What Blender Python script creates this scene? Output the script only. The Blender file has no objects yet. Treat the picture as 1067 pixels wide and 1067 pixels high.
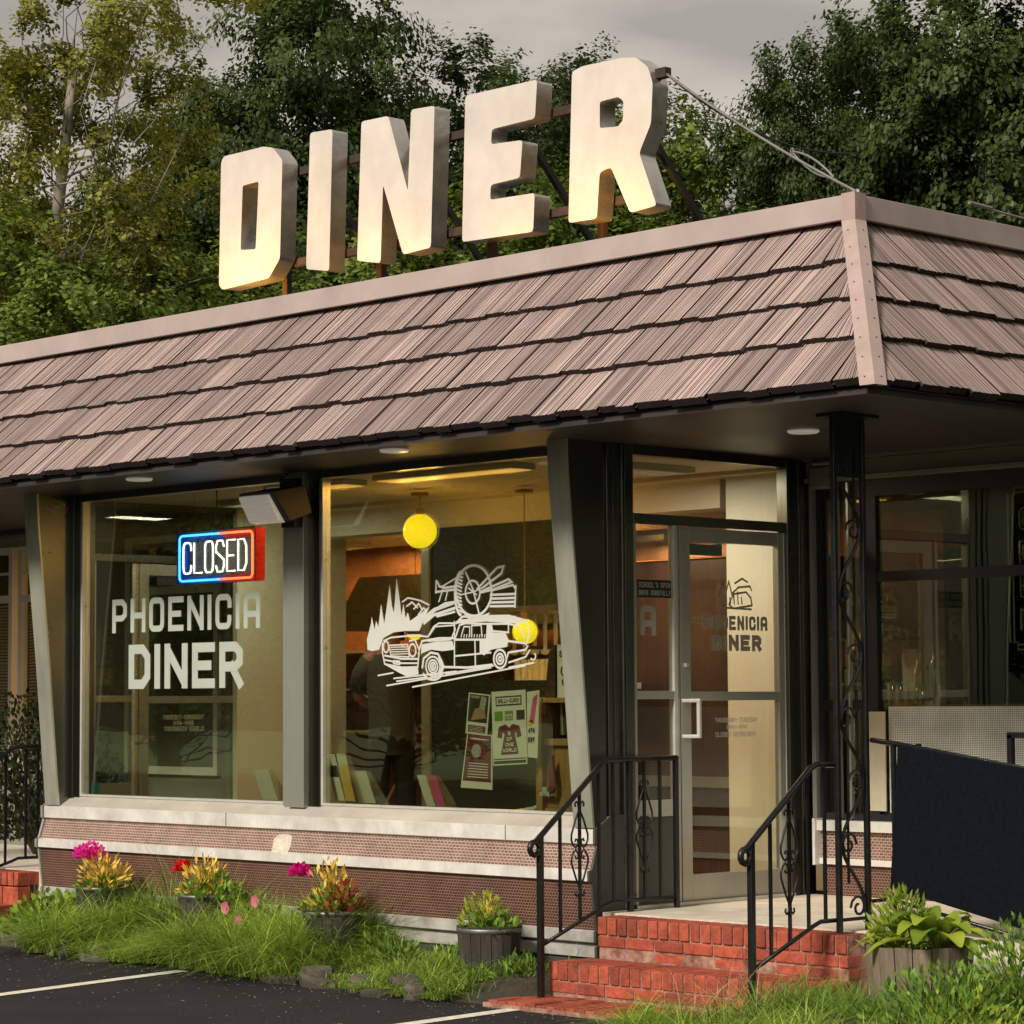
import bpy, math, random
import numpy as np
from mathutils import Vector, Matrix
random.seed(7); rng = np.random.default_rng(7)
S = bpy.context.scene; COL = S.collection
# ------------------------------------------------------------------ camera
R = np.array([[.69512, .71888, -.00570], [.05480, -.04508, .99748], [.71681, -.69371, -.07073]])
_U, _s, _V = np.linalg.svd(R); R = _U @ _V
CAM = np.array([10.065, -10.46, 1.53]); F = 2761.0; PC = 533.5
def ray(px, py): return R.T @ np.array([px - PC, PC - py, -F])
def at(px, py, ax, v):
    """photo pixel -> point on the building plane axis ax = v"""
    d = ray(px, py); return CAM + (v - CAM[ax]) / d[ax] * d
def far(px, dist, z=0.0):
    d = ray(px, 700); h = math.hypot(d[0], d[1]); p = CAM + d * dist / h; return (p[0], p[1], z)
def zat(py, dist): return 1.53 + (731 - py) / F * dist * .99
cam = bpy.data.cameras.new('camera'); co = bpy.data.objects.new('camera', cam); COL.objects.link(co)
co.matrix_world = Matrix.Translation(CAM) @ Matrix(R.T.tolist()).to_4x4()
cam.sensor_width = 36; cam.sensor_height = 36; cam.lens = F / 1067 * 36; cam.clip_end = 2000; cam.clip_start = .1
S.camera = co
# ------------------------------------------------------------------ light
SUN_EL, SUN_AZ = math.radians(36), math.radians(172)      # azimuth clockwise from +Y
W = bpy.data.worlds.new('World'); S.world = W; W.use_nodes = True
nt = W.node_tree; nt.nodes.clear()
sky = nt.nodes.new('ShaderNodeTexSky'); sky.sky_type = 'NISHITA'; sky.sun_disc = False
sky.sun_elevation = SUN_EL; sky.sun_rotation = SUN_AZ; sky.dust_density = 3
tc = nt.nodes.new('ShaderNodeTexCoord'); mp = nt.nodes.new('ShaderNodeMapping'); mp.inputs['Scale'].default_value = (1, 1, 3.2)
ns = nt.nodes.new('ShaderNodeTexNoise'); ns.inputs['Scale'].default_value = 6.0; ns.inputs['Detail'].default_value = 5; ns.inputs['Roughness'].default_value = .5
rp = nt.nodes.new('ShaderNodeValToRGB')
rp.color_ramp.elements[0].position = .40; rp.color_ramp.elements[0].color = (3.0, 2.7, 2.36, 1)
rp.color_ramp.elements[1].position = .62; rp.color_ramp.elements[1].color = (5.0, 4.5, 3.85, 1)
mx = nt.nodes.new('ShaderNodeMixRGB'); mx.inputs[0].default_value = .93
bg = nt.nodes.new('ShaderNodeBackground'); bg.inputs[1].default_value = .1
out = nt.nodes.new('ShaderNodeOutputWorld'); L = nt.links.new
L(tc.outputs['Generated'], mp.inputs[0]); L(mp.outputs[0], ns.inputs['Vector']); L(ns.outputs['Fac'], rp.inputs[0])
L(sky.outputs[0], mx.inputs[1]); L(rp.outputs[0], mx.inputs[2]); L(mx.outputs[0], bg.inputs[0]); L(bg.outputs[0], out.inputs[0])
sl = bpy.data.lights.new('sun', 'SUN'); sl.energy = 3.0; sl.angle = math.radians(13); sl.color = (1, .92, .80)
so = bpy.data.objects.new('sun', sl); COL.objects.link(so)
sd = Vector((math.sin(SUN_AZ) * math.cos(SUN_EL), math.cos(SUN_AZ) * math.cos(SUN_EL), math.sin(SUN_EL)))
so.rotation_euler = sd.to_track_quat('Z', 'Y').to_euler()
S.view_settings.view_transform = 'Standard'; S.view_settings.look = 'None'; S.view_settings.exposure = 0.45; S.view_settings.gamma = 1
S.render.engine = 'CYCLES'; S.cycles.max_bounces = 8; S.cycles.transparent_max_bounces = 16
S.cycles.use_denoising = True; S.cycles.sample_clamp_indirect = 4; S.cycles.caustics_reflective = False; S.cycles.caustics_refractive = False
# ------------------------------------------------------------------ materials
def nodes(name):
    m = bpy.data.materials.new(name); m.use_nodes = True; n = m.node_tree
    return m, n, n.nodes['Principled BSDF'], n.links.new
def mat(name, c, rough=.6, metal=0, var=.25, scale=6, bump=.0, bscale=60, c2=None, stretch=(1, 1, 1), spec=.5, emis=None, es=0, rnd=0, coat=0):
    m, n, b, l = nodes(name)
    t = n.nodes.new('ShaderNodeTexCoord'); mp = n.nodes.new('ShaderNodeMapping'); mp.inputs['Scale'].default_value = stretch
    l(t.outputs['Object'], mp.inputs[0])
    no = n.nodes.new('ShaderNodeTexNoise'); no.inputs['Scale'].default_value = scale; no.inputs['Detail'].default_value = 6; no.inputs['Roughness'].default_value = .65
    l(mp.outputs[0], no.inputs['Vector'])
    r = n.nodes.new('ShaderNodeValToRGB'); r.color_ramp.elements[0].position = .32; r.color_ramp.elements[1].position = .68
    lo = c2 if c2 else tuple(v * (1 - var) for v in c); hi = c if c2 else tuple(min(1, v * (1 + var * .6)) for v in c)
    r.color_ramp.elements[0].color = (*lo, 1); r.color_ramp.elements[1].color = (*hi, 1)
    l(no.outputs['Fac'], r.inputs[0]); col = r.outputs[0]
    if rnd:
        a = n.nodes.new('ShaderNodeAttribute'); a.attribute_name = 'rnd'
        mr = n.nodes.new('ShaderNodeMapRange'); mr.inputs['To Min'].default_value = 1 - rnd; mr.inputs['To Max'].default_value = 1 + rnd
        mm = n.nodes.new('ShaderNodeVectorMath'); mm.operation = 'SCALE'
        l(a.outputs['Fac'], mr.inputs[0]); l(col, mm.inputs[0]); l(mr.outputs[0], mm.inputs['Scale']); col = mm.outputs[0]
    l(col, b.inputs['Base Color'])
    rr = n.nodes.new('ShaderNodeMapRange'); dr_ = .03 if metal > .5 else .1; rr.inputs['To Min'].default_value = max(0, rough - dr_); rr.inputs['To Max'].default_value = min(1, rough + dr_)
    l(no.outputs['Fac'], rr.inputs[0]); l(rr.outputs[0], b.inputs['Roughness'])
    b.inputs['Metallic'].default_value = metal; b.inputs['Specular IOR Level'].default_value = spec; b.inputs['Coat Weight'].default_value = coat
    if bump:
        n2 = n.nodes.new('ShaderNodeTexNoise'); n2.inputs['Scale'].default_value = bscale; n2.inputs['Detail'].default_value = 4
        l(mp.outputs[0], n2.inputs['Vector']); bp = n.nodes.new('ShaderNodeBump'); bp.inputs['Strength'].default_value = min(1, bump); bp.inputs['Distance'].default_value = .01
        l(n2.outputs['Fac'], bp.inputs['Height']); l(bp.outputs[0], b.inputs['Normal'])
    if emis: b.inputs['Emission Color'].default_value = (*emis, 1); b.inputs['Emission Strength'].default_value = es
    return m
def leafmat(name, c, c2, trans=.35, scale=.6):
    m, n, b, l = nodes(name); n.nodes.remove(b); o = n.nodes['Material Output']
    a = n.nodes.new('ShaderNodeAttribute'); a.attribute_name = 'rnd'
    t = n.nodes.new('ShaderNodeTexCoord'); no = n.nodes.new('ShaderNodeTexNoise'); no.inputs['Scale'].default_value = scale; no.inputs['Detail'].default_value = 3
    l(t.outputs['Object'], no.inputs['Vector'])
    ad = n.nodes.new('ShaderNodeMath'); ad.operation = 'MULTIPLY_ADD'; ad.inputs[1].default_value = .55; l(a.outputs['Fac'], ad.inputs[0]); l(no.outputs['Fac'], ad.inputs[2])
    r = n.nodes.new('ShaderNodeValToRGB'); r.color_ramp.elements[0].position = .45; r.color_ramp.elements[1].position = 1.0
    r.color_ramp.elements[0].color = (*c, 1); r.color_ramp.elements[1].color = (*c2, 1); l(ad.outputs[0], r.inputs[0])
    d = n.nodes.new('ShaderNodeBsdfDiffuse'); tr = n.nodes.new('ShaderNodeBsdfTranslucent'); g = n.nodes.new('ShaderNodeBsdfGlossy'); g.inputs['Roughness'].default_value = .45
    g.inputs['Color'].default_value = (.9, .95, .85, 1)
    mx = n.nodes.new('ShaderNodeMixShader'); mx.inputs[0].default_value = trans; m2 = n.nodes.new('ShaderNodeMixShader'); m2.inputs[0].default_value = .015
    l(r.outputs[0], d.inputs[0]); l(r.outputs[0], tr.inputs[0]); l(d.outputs[0], mx.inputs[1]); l(tr.outputs[0], mx.inputs[2])
    l(mx.outputs[0], m2.inputs[1]); l(g.outputs[0], m2.inputs[2]); l(m2.outputs[0], o.inputs[0]); return m
def glassmat(name, tint, k=2.0, ior=1.6, rough=0.0):
    m, n, b, l = nodes(name); n.nodes.remove(b); o = n.nodes['Material Output']
    tr = n.nodes.new('ShaderNodeBsdfTransparent'); tr.inputs[0].default_value = (*tint, 1)
    g = n.nodes.new('ShaderNodeBsdfGlossy'); g.inputs['Roughness'].default_value = rough; g.inputs['Color'].default_value = (.95, 1, .9, 1)
    f = n.nodes.new('ShaderNodeLayerWeight'); f.inputs['Blend'].default_value = .5
    pw = n.nodes.new('ShaderNodeMath'); pw.operation = 'POWER'; pw.inputs[1].default_value = 3.5
    mu = n.nodes.new('ShaderNodeMath'); mu.operation = 'MULTIPLY_ADD'; mu.inputs[1].default_value = .9; mu.inputs[2].default_value = .045 * k; mu.use_clamp = True
    t = n.nodes.new('ShaderNodeTexCoord'); no = n.nodes.new('ShaderNodeTexNoise'); no.inputs['Scale'].default_value = 1.1; no.inputs['Detail'].default_value = 2
    bp = n.nodes.new('ShaderNodeBump'); bp.inputs['Strength'].default_value = .25; bp.inputs['Distance'].default_value = .01
    l(t.outputs['Object'], no.inputs['Vector']); l(no.outputs['Fac'], bp.inputs['Height']); l(bp.outputs[0], g.inputs['Normal'])
    mx = n.nodes.new('ShaderNodeMixShader'); l(f.outputs['Facing'], pw.inputs[0]); l(pw.outputs[0], mu.inputs[0]); l(mu.outputs[0], mx.inputs[0])
    l(tr.outputs[0], mx.inputs[1]); l(g.outputs[0], mx.inputs[2]); l(mx.outputs[0], o.inputs[0]); return m
def emit(name, c, s):
    m, n, b, l = nodes(name); b.inputs['Base Color'].default_value = (*c, 1); b.inputs['Emission Color'].default_value = (*c, 1); b.inputs['Emission Strength'].default_value = s; b.inputs['Roughness'].default_value = .3
    return m
def tilemat(name, c1, c2, mortar, bw, rh, ms, off=.5, axes='XZ', var=.5):
    m, n, b, l = nodes(name)
    t = n.nodes.new('ShaderNodeTexCoord'); sp = n.nodes.new('ShaderNodeSeparateXYZ'); cb = n.nodes.new('ShaderNodeCombineXYZ')
    l(t.outputs['Object'], sp.inputs[0]); l(sp.outputs[axes[0]], cb.inputs['X']); l(sp.outputs[axes[1]], cb.inputs['Y'])
    br = n.nodes.new('ShaderNodeTexBrick'); br.offset = off; br.inputs['Scale'].default_value = 1
    for k, v in (('Brick Width', bw), ('Row Height', rh), ('Mortar Size', ms), ('Mortar Smooth', .3), ('Bias', 0)): br.inputs[k].default_value = v
    br.inputs['Color1'].default_value = (*c1, 1); br.inputs['Color2'].default_value = (*c2, 1); br.inputs['Mortar'].default_value = (*mortar, 1)
    l(cb.outputs[0], br.inputs['Vector'])
    no = n.nodes.new('ShaderNodeTexNoise'); no.inputs['Scale'].default_value = 3; no.inputs['Detail'].default_value = 6; l(t.outputs['Object'], no.inputs['Vector'])
    mr = n.nodes.new('ShaderNodeMapRange'); mr.inputs['From Min'].default_value = .3; mr.inputs['From Max'].default_value = .7; mr.inputs['To Min'].default_value = 1 - var; mr.inputs['To Max'].default_value = 1 + var * .4
    vm = n.nodes.new('ShaderNodeVectorMath'); vm.operation = 'SCALE'; mr.inputs['To Min'].default_value = .8; mr.inputs['To Max'].default_value = 1.1; no.inputs['Scale'].default_value = 9; l(no.outputs['Fac'], mr.inputs[0]); l(br.outputs['Color'], vm.inputs[0]); l(mr.outputs[0], vm.inputs['Scale'])
    l(vm.outputs[0], b.inputs['Base Color']); b.inputs['Roughness'].default_value = .65
    bp = n.nodes.new('ShaderNodeBump'); bp.inputs['Strength'].default_value = .5; bp.inputs['Distance'].default_value = .003; bp.invert = True
    l(br.outputs['Fac'], bp.inputs['Height']); l(bp.outputs[0], b.inputs['Normal']); return m
M = dict(
 asphalt=mat('asphalt', (.021, .021, .023), .88, spec=.3, c2=(.010, .0105, .012), var=.5, scale=2.5, bump=.9, bscale=160),
 lawn=mat('lawn', (.05, .075, .02), .9, var=.5, scale=3, bump=.5),
 stripe=mat('stripe_paint', (.72, .70, .62), .7, var=.3, scale=22, bump=.3),
 litter=mat('litter', (.26, .20, .13), .9, var=.5, rnd=.6),
 soil=mat('soil', (.045, .035, .022), .95, var=.5, scale=12, bump=1, bscale=40),
 stone=mat('stone', (.11, .092, .068), .85, var=.5, scale=7, bump=.8, bscale=25, c2=(.045, .04, .03), rnd=.35),
 shingle=mat('shingle', (.44, .325, .30), .8, var=.0, scale=4, c2=(.34, .255, .235), rnd=.38, bump=.35, bscale=14, stretch=(1, 1, 1)),
 groove=mat('shingle_groove', (.05, .034, .032), .9, var=.3),  # near-black colour carries groove shade as well as stain
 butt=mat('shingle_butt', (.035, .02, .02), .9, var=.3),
 cap=mat('cap_metal', (.47, .385, .365), .5, 0, var=.12, scale=3, c2=(.38, .31, .295)),
 hip=mat('hip_paint', (.44, .33, .305), .55, var=.1, scale=5, c2=(.35, .26, .24), bump=.15),
 rooftar=mat('roof_tar', (.05, .05, .05), .9),
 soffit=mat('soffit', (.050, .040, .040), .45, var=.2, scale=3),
 steel=mat('stainless', (.50, .51, .44), .3, .6, var=.12, scale=2, stretch=(1, 1, .3)),
 darksteel=mat('dark_stainless', (.16, .165, .14), .28, 1, var=.15, scale=2),
 bright=mat('bright_trim', (.72, .72, .66), .3, .4, var=.1),
 finface=mat('fin_face', (.68, .68, .56), .36, .65, var=.22, scale=3, stretch=(2, 2, .5), bump=.1),
 ledge=mat('ledge_top', (.46, .42, .37), .4, 0, var=.15, scale=5),
 sill=mat('sill_enamel', (.74, .72, .68), .4, 0, var=.12, scale=6, c2=(.50, .475, .44), bump=.1, bscale=8),
 board=mat('white_board', (.40, .385, .35), .6, var=.4, scale=6),
 plaster=mat('plaster_patch', (.6, .53, .43), .85, var=.35, scale=18, bump=.7, bscale=40),
 base=mat('grey_panel', (.10, .105, .09), .5, .3, var=.2, scale=3),
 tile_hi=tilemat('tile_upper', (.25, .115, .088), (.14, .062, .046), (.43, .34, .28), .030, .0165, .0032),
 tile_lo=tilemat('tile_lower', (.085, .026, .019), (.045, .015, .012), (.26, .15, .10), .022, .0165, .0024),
 brick=mat('red_brick', (.35, .070, .036), .7, var=.45, scale=16, bump=.5, bscale=70, rnd=.30),
 mortar=mat('mortar', (.48, .29, .21), .9, var=.5, scale=14, bump=.5, c2=(.12, .03, .02)),
 slab=mat('porch_concrete', (.72, .65, .54), .7, var=.25, scale=5, bump=.2, c2=(.50, .44, .35)),
 iron=mat('black_iron', (.012, .013, .014), .32, .2, var=.3, scale=20, bump=.25, bscale=50, spec=.6),
 signface=mat('sign_face', (.66, .62, .58), .45, var=.1, scale=3.5, c2=(.54, .505, .47), stretch=(1.2, 1, .9), bump=.1, bscale=7),
 signside=mat('sign_return', (.56, .53, .49), .28, .8, var=.25, scale=5, bump=.5, bscale=7),
 rust=mat('rusty_steel', (.05, .032, .024), .8, .1, var=.5, scale=14),
 wire=mat('wire', (.28, .27, .25), .5, .6),
 blackwire=mat('black_wire', (.015, .012, .015), .6),
 glass=glassmat('window_glass', (.80, .84, .73), k=3.0),
 doorglass=glassmat('door_glass', (.93, .94, .90), k=.8, ior=1.5),
 decal=mat('decal_white', (.44, .49, .42), .6, var=.06, emis=(.5, .55, .45), es=.0),
 decalw=mat('decal_bright_white', (.62, .62, .57), .6, var=.05),
 decalg=mat('decal_grey', (.36, .36, .30), .6, var=.08),
 cream=mat('cream_wall', (.76, .75, .62), .7, var=.05, scale=2),
 green=mat('green_wall', (.014, .022, .011), .6, var=.2, scale=3),
 ceiling=mat('ceiling', (.62, .54, .38), .6, var=.08, scale=2),
 wood=mat('brown_wood', (.065, .030, .02), .4, var=.4, scale=4, stretch=(6, 6, .6)),
 tan=mat('oak_wood', (.38, .21, .08), .5, var=.3, scale=5, stretch=(5, 5, .7)),
 copper=mat('copper_beam', (.55, .26, .14), .35, .5, var=.3, scale=3),
 floor=mat('interior_floor', (.16, .14, .10), .35, var=.3),
 siding=mat('grey_siding', (.24, .24, .19), .7, var=.2, scale=3),
 whitewood=mat('white_frame', (.70, .69, .60), .5, var=.08),
 blind=mat('blind_slat', (.62, .56, .42), .5, var=.1),
 black=mat('black_plastic', (.012, .014, .017), .55, var=.3, scale=5),
 boardblack=mat('black_board', (.004, .006, .009), .9, var=.5, scale=60, bump=.3, bscale=200, spec=.12),
 orange_ceiling_glow=emit('orange_ceiling_glow', (1, .50, .12), .75),  # emissive orange stands in for the lamplit ceiling
 yellow=emit('globe_yellow', (1.0, .78, .02), 1.0),
 neonw=emit('neon_white', (1, .9, .9), 3), neonb=emit('neon_blue', (.06, .42, 1), 3.5), neonr=emit('neon_red', (1, .13, .06), 4),
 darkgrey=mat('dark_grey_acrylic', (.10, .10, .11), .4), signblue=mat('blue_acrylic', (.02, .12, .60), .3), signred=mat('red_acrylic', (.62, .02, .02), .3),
 tubeoff=mat('unlit_tube', (.55, .56, .5), .25, var=.1),
 lens=mat('lamp_lens', (.85, .82, .76), .25, var=.1, scale=20, stretch=(.3, .3, 3), emis=(1, .92, .8), es=.12),
 paper=mat('paper', (.78, .74, .66), .7, var=.06), maroon=mat('maroon_print', (.17, .022, .045), .6, var=.2), print=mat('dark_print', (.05, .04, .04), .6),
 yellowp=mat('yellow_print', (.75, .48, .10), .6), pink=mat('pink_card', (.75, .12, .28), .5), lime=mat('lime_print', (.2, .35, .06), .6), skin=mat('skin', (.45, .24, .15), .5, var=.1),
 shirt=mat('grey_shirt', (.085, .09, .095), .85, var=.15, bump=.3, bscale=25), trousers=mat('dark_trousers', (.02, .02, .022), .8), hair=mat('brown_hair', (.03, .018, .01), .6),
 barrel=mat('barrel_wood', (.055, .046, .038), .85, var=.5, scale=5, stretch=(14, 14, 1), bump=.6, bscale=30, rnd=.35), hoop=mat('barrel_hoop', (.20, .20, .19), .5, .7),
 palewood=mat('weathered_wood', (.22, .17, .12), .85, var=.4, scale=5, stretch=(12, 12, 1), bump=.5, rnd=.3),
 bark=mat('bark', (.06, .045, .035), .9, var=.5, scale=5, bump=.8), palebark=mat('pale_bark', (.38, .34, .27), .8, var=.4, scale=3, c2=(.14, .12, .09)),
 leaf_dark=leafmat('leaf_dark', (.020, .036, .012), (.085, .13, .032), .4), leaf_mid=leafmat('leaf_mid', (.03, .055, .012), (.24, .32, .05), .4),
 leaf_olive=leafmat('leaf_olive', (.07, .085, .018), (.38, .38, .06), .45), leaf_lime=leafmat('leaf_lime', (.16, .26, .03), (.42, .50, .06), scale=4),
 grass=leafmat('grass_blade', (.055, .13, .018), (.46, .62, .10), .38, scale=2.2), straw=leafmat('straw', (.30, .22, .12), (.6, .48, .28), .2),
 coleus=leafmat('coleus_leaf', (.70, .38, .04), (.95, .74, .16), .3, scale=9), coleusred=leafmat('coleus_red', (.20, .03, .02), (.42, .10, .05), .3, scale=9),
 petal=leafmat('magenta_petal', (.65, .01, .25), (.9, .05, .45), .3), petalp=leafmat('pale_pink_petal', (.7, .18, .30), (.9, .45, .50), .3), petalr=leafmat('red_petal', (.6, .01, .01), (.8, .04, .03), .3),
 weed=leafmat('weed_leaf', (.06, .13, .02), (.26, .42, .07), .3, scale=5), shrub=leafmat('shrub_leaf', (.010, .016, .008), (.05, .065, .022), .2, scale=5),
 hill=mat('hill_forest', (.045, .06, .035), .95, var=.6, scale=.12, bump=1, bscale=.5),
 clear=glassmat('drinking_glass', (.9, .9, .88), k=4), bluepl=mat('blue_plastic', (.03, .22, .33), .4), film=mat('film', (.85, .9, .82), .5),
)
# ------------------------------------------------------------------ mesh building
class MB:
    def __init__(s): s.v = []; s.f = []; s.m = []; s.r = []
    def add(s, vs, fs, mi=0, r=None):
        o = len(s.v); s.v += [tuple(p) for p in vs]
        r = random.random() if r is None else r
        for f in fs: s.f.append([i + o for i in f]); s.m.append(mi); s.r.append(r)
        return s
    def box(s, x0, x1, y0, y1, z0, z1, mi=0, r=None):
        return s.add([(x, y, z) for z in (z0, z1) for y in (y0, y1) for x in (x0, x1)],
                     [(0, 2, 3, 1), (4, 5, 7, 6), (0, 1, 5, 4), (2, 6, 7, 3), (0, 4, 6, 2), (1, 3, 7, 5)], mi, r)
    def obox(s, c, u, v, w, mi=0, r=None):
        c, u, v, w = map(np.array, (c, u, v, w)); vs = [c + a * u + b * v + d * w for d in (-1, 1) for b in (-1, 1) for a in (-1, 1)]
        return s.add(vs, [(0, 2, 3, 1), (4, 5, 7, 6), (0, 1, 5, 4), (2, 6, 7, 3), (0, 4, 6, 2), (1, 3, 7, 5)], mi, r)
    def quad(s, a, b, c, d, mi=0, r=None): return s.add([a, b, c, d], [(0, 1, 2, 3)], mi, r)
    def prism(s, pts, ext, mi=0, mside=None):
        """closed polygon (3D points) extruded by vector ext"""
        n = len(pts); e = np.array(ext, float); a = [np.array(p, float) for p in pts]
        o = len(s.v); s.v += [tuple(p) for p in a] + [tuple(p + e) for p in a]
        ms = mi if mside is None else mside
        s.f.append([o + i for i in range(n)]); s.m.append(mi); s.r.append(.5)
        s.f.append([o + n + i for i in reversed(range(n))]); s.m.append(ms); s.r.append(.5)
        for i in range(n):
            j = (i + 1) % n; s.f.append([o + i, o + n + i, o + n + j, o + j]); s.m.append(ms); s.r.append(.5)
        return s
    def tube(s, pts, r, n=8, mi=0, closed=False, rr=None):
        P = [np.array(p, float) for p in pts]; k = len(P); rs = r if hasattr(r, '__len__') else [r] * k
        o = len(s.v); up = np.array([0, 0, 1.]); prev = None; q = random.random() if rr is None else rr
        for i, p in enumerate(P):
            a = P[(i - 1) % k] if (i > 0 or closed) else p; b = P[(i + 1) % k] if (i < k - 1 or closed) else p
            t = b - a; t = t / (np.linalg.norm(t) + 1e-9)
            if prev is None:
                u = np.cross(t, up)
                if np.linalg.norm(u) < 1e-3: u = np.cross(t, np.array([1., 0, 0]))
            else: u = prev - t * np.dot(prev, t)
            u = u / (np.linalg.norm(u) + 1e-9); prev = u; w = np.cross(t, u)
            for j in range(n):
                an = 2 * math.pi * j / n; s.v.append(tuple(p + rs[i] * (math.cos(an) * u + math.sin(an) * w)))
        m = k if closed else k - 1
        for i in range(m):
            for j in range(n):
                a0 = o + i * n + j; a1 = o + i * n + (j + 1) % n; i2 = (i + 1) % k
                s.f.append([a0, a1, o + i2 * n + (j + 1) % n, o + i2 * n + j]); s.m.append(mi); s.r.append(q)
        if not closed:
            s.f.append([o + j for j in reversed(range(n))]); s.m.append(mi); s.r.append(q)
            s.f.append([o + (k - 1) * n + j for j in range(n)]); s.m.append(mi); s.r.append(q)
        return s
    def bar(s, a, b, w, h=None, mi=0):
        """square bar between points"""
        h = h or w; a = np.array(a, float); b = np.array(b, float); t = b - a; ln = np.linalg.norm(t); t /= ln
        u = np.cross(t, [0, 0, 1.]);
        if np.linalg.norm(u) < 1e-3: u = np.array([1., 0, 0])
        u /= np.linalg.norm(u); v = np.cross(t, u)
        return s.obox((a + b) / 2, t * ln / 2, u * w / 2, v * h / 2, mi)
    def lathe(s, prof, c=(0, 0, 0), n=24, mi=0):
        o = len(s.v); k = len(prof)
        for r, z in prof:
            for j in range(n): a = 2 * math.pi * j / n; s.v.append((c[0] + r * math.cos(a), c[1] + r * math.sin(a), c[2] + z))
        for i in range(k - 1):
            for j in range(n): s.f.append([o + i * n + j, o + i * n + (j + 1) % n, o + (i + 1) * n + (j + 1) % n, o + (i + 1) * n + j]); s.m.append(mi); s.r.append(.5)
        return s
    def build(s, name, mats, parent=None, smooth=False, bevel=0, stuff=False):
        me = bpy.data.meshes.new(name); me.from_pydata(s.v, [], s.f)
        for m in (mats if isinstance(mats, (list, tuple)) else [mats]): me.materials.append(M[m])
        me.polygons.foreach_set('material_index', s.m)
        at_ = me.attributes.new('rnd', 'FLOAT', 'FACE'); at_.data.foreach_set('value', s.r)
        if smooth: me.polygons.foreach_set('use_smooth', [True] * len(s.f))
        me.update(); o = bpy.data.objects.new(name, me); COL.objects.link(o); setpar(o, parent)
        if bevel:
            b = o.modifiers.new('bevel', 'BEVEL'); b.width = bevel; b.segments = 2; b.limit_method = 'ANGLE'; b.angle_limit = math.radians(50)
        if stuff: o['kind'] = 'stuff'
        return o
def setpar(o, parent):
    if parent is None: return
    o.parent = parent
    if parent.type == 'EMPTY': o.matrix_parent_inverse = Matrix.Translation(-Vector(parent.location))
def thing(name, label, cat, loc=(0, 0, 0), group=None):
    e = bpy.data.objects.new(name, None); COL.objects.link(e); e.location = loc; e.empty_display_size = .2
    tag(e, label, cat, group); return e
def tag(o, label=None, cat=None, group=None, kind=None):
    if label: o['label'] = label
    if cat: o['category'] = cat
    if group: o['group'] = group
    if kind: o['kind'] = kind
    return o
def struct(o): o['kind'] = 'structure'; return o
def copy_tree(o, parent=None):
    c = o.copy(); COL.objects.link(c)
    if parent is not None: c.parent = parent
    for ch in list(o.children): copy_tree(ch, c)
    return c
def cards(C, U, V, mi=None, r=None, fold=None):
    """n rhombic leaf faces as arrays: centres, half-length vectors, half-width vectors"""
    n = len(C); v = np.empty((n, 4, 3)); v[:, 0] = C - U; v[:, 1] = C + V; v[:, 2] = C + U; v[:, 3] = C - V
    return v.reshape(-1, 3), n
def leafobj(name, v, n, mat_, parent=None, k=4, rnd=None, stuff=False):
    me = bpy.data.meshes.new(name); me.vertices.add(len(v)); me.vertices.foreach_set('co', np.asarray(v, dtype=np.float32).ravel())
    me.loops.add(n * k); me.loops.foreach_set('vertex_index', np.arange(n * k, dtype=np.int32))
    me.polygons.add(n); me.polygons.foreach_set('loop_start', np.arange(0, n * k, k, dtype=np.int32))
    try: me.polygons.foreach_set('loop_total', np.full(n, k, dtype=np.int32))
    except Exception: pass
    a = me.attributes.new('rnd', 'FLOAT', 'FACE'); a.data.foreach_set('value', (rng.random(n) if rnd is None else rnd).astype(np.float32))
    me.materials.append(M[mat_]); me.update(); me.validate()
    o = bpy.data.objects.new(name, me); COL.objects.link(o); setpar(o, parent)
    if stuff: o['kind'] = 'stuff'
    return o
def rdir(n):
    d = rng.normal(size=(n, 3)); return d / np.linalg.norm(d, axis=1)[:, None]
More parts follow.
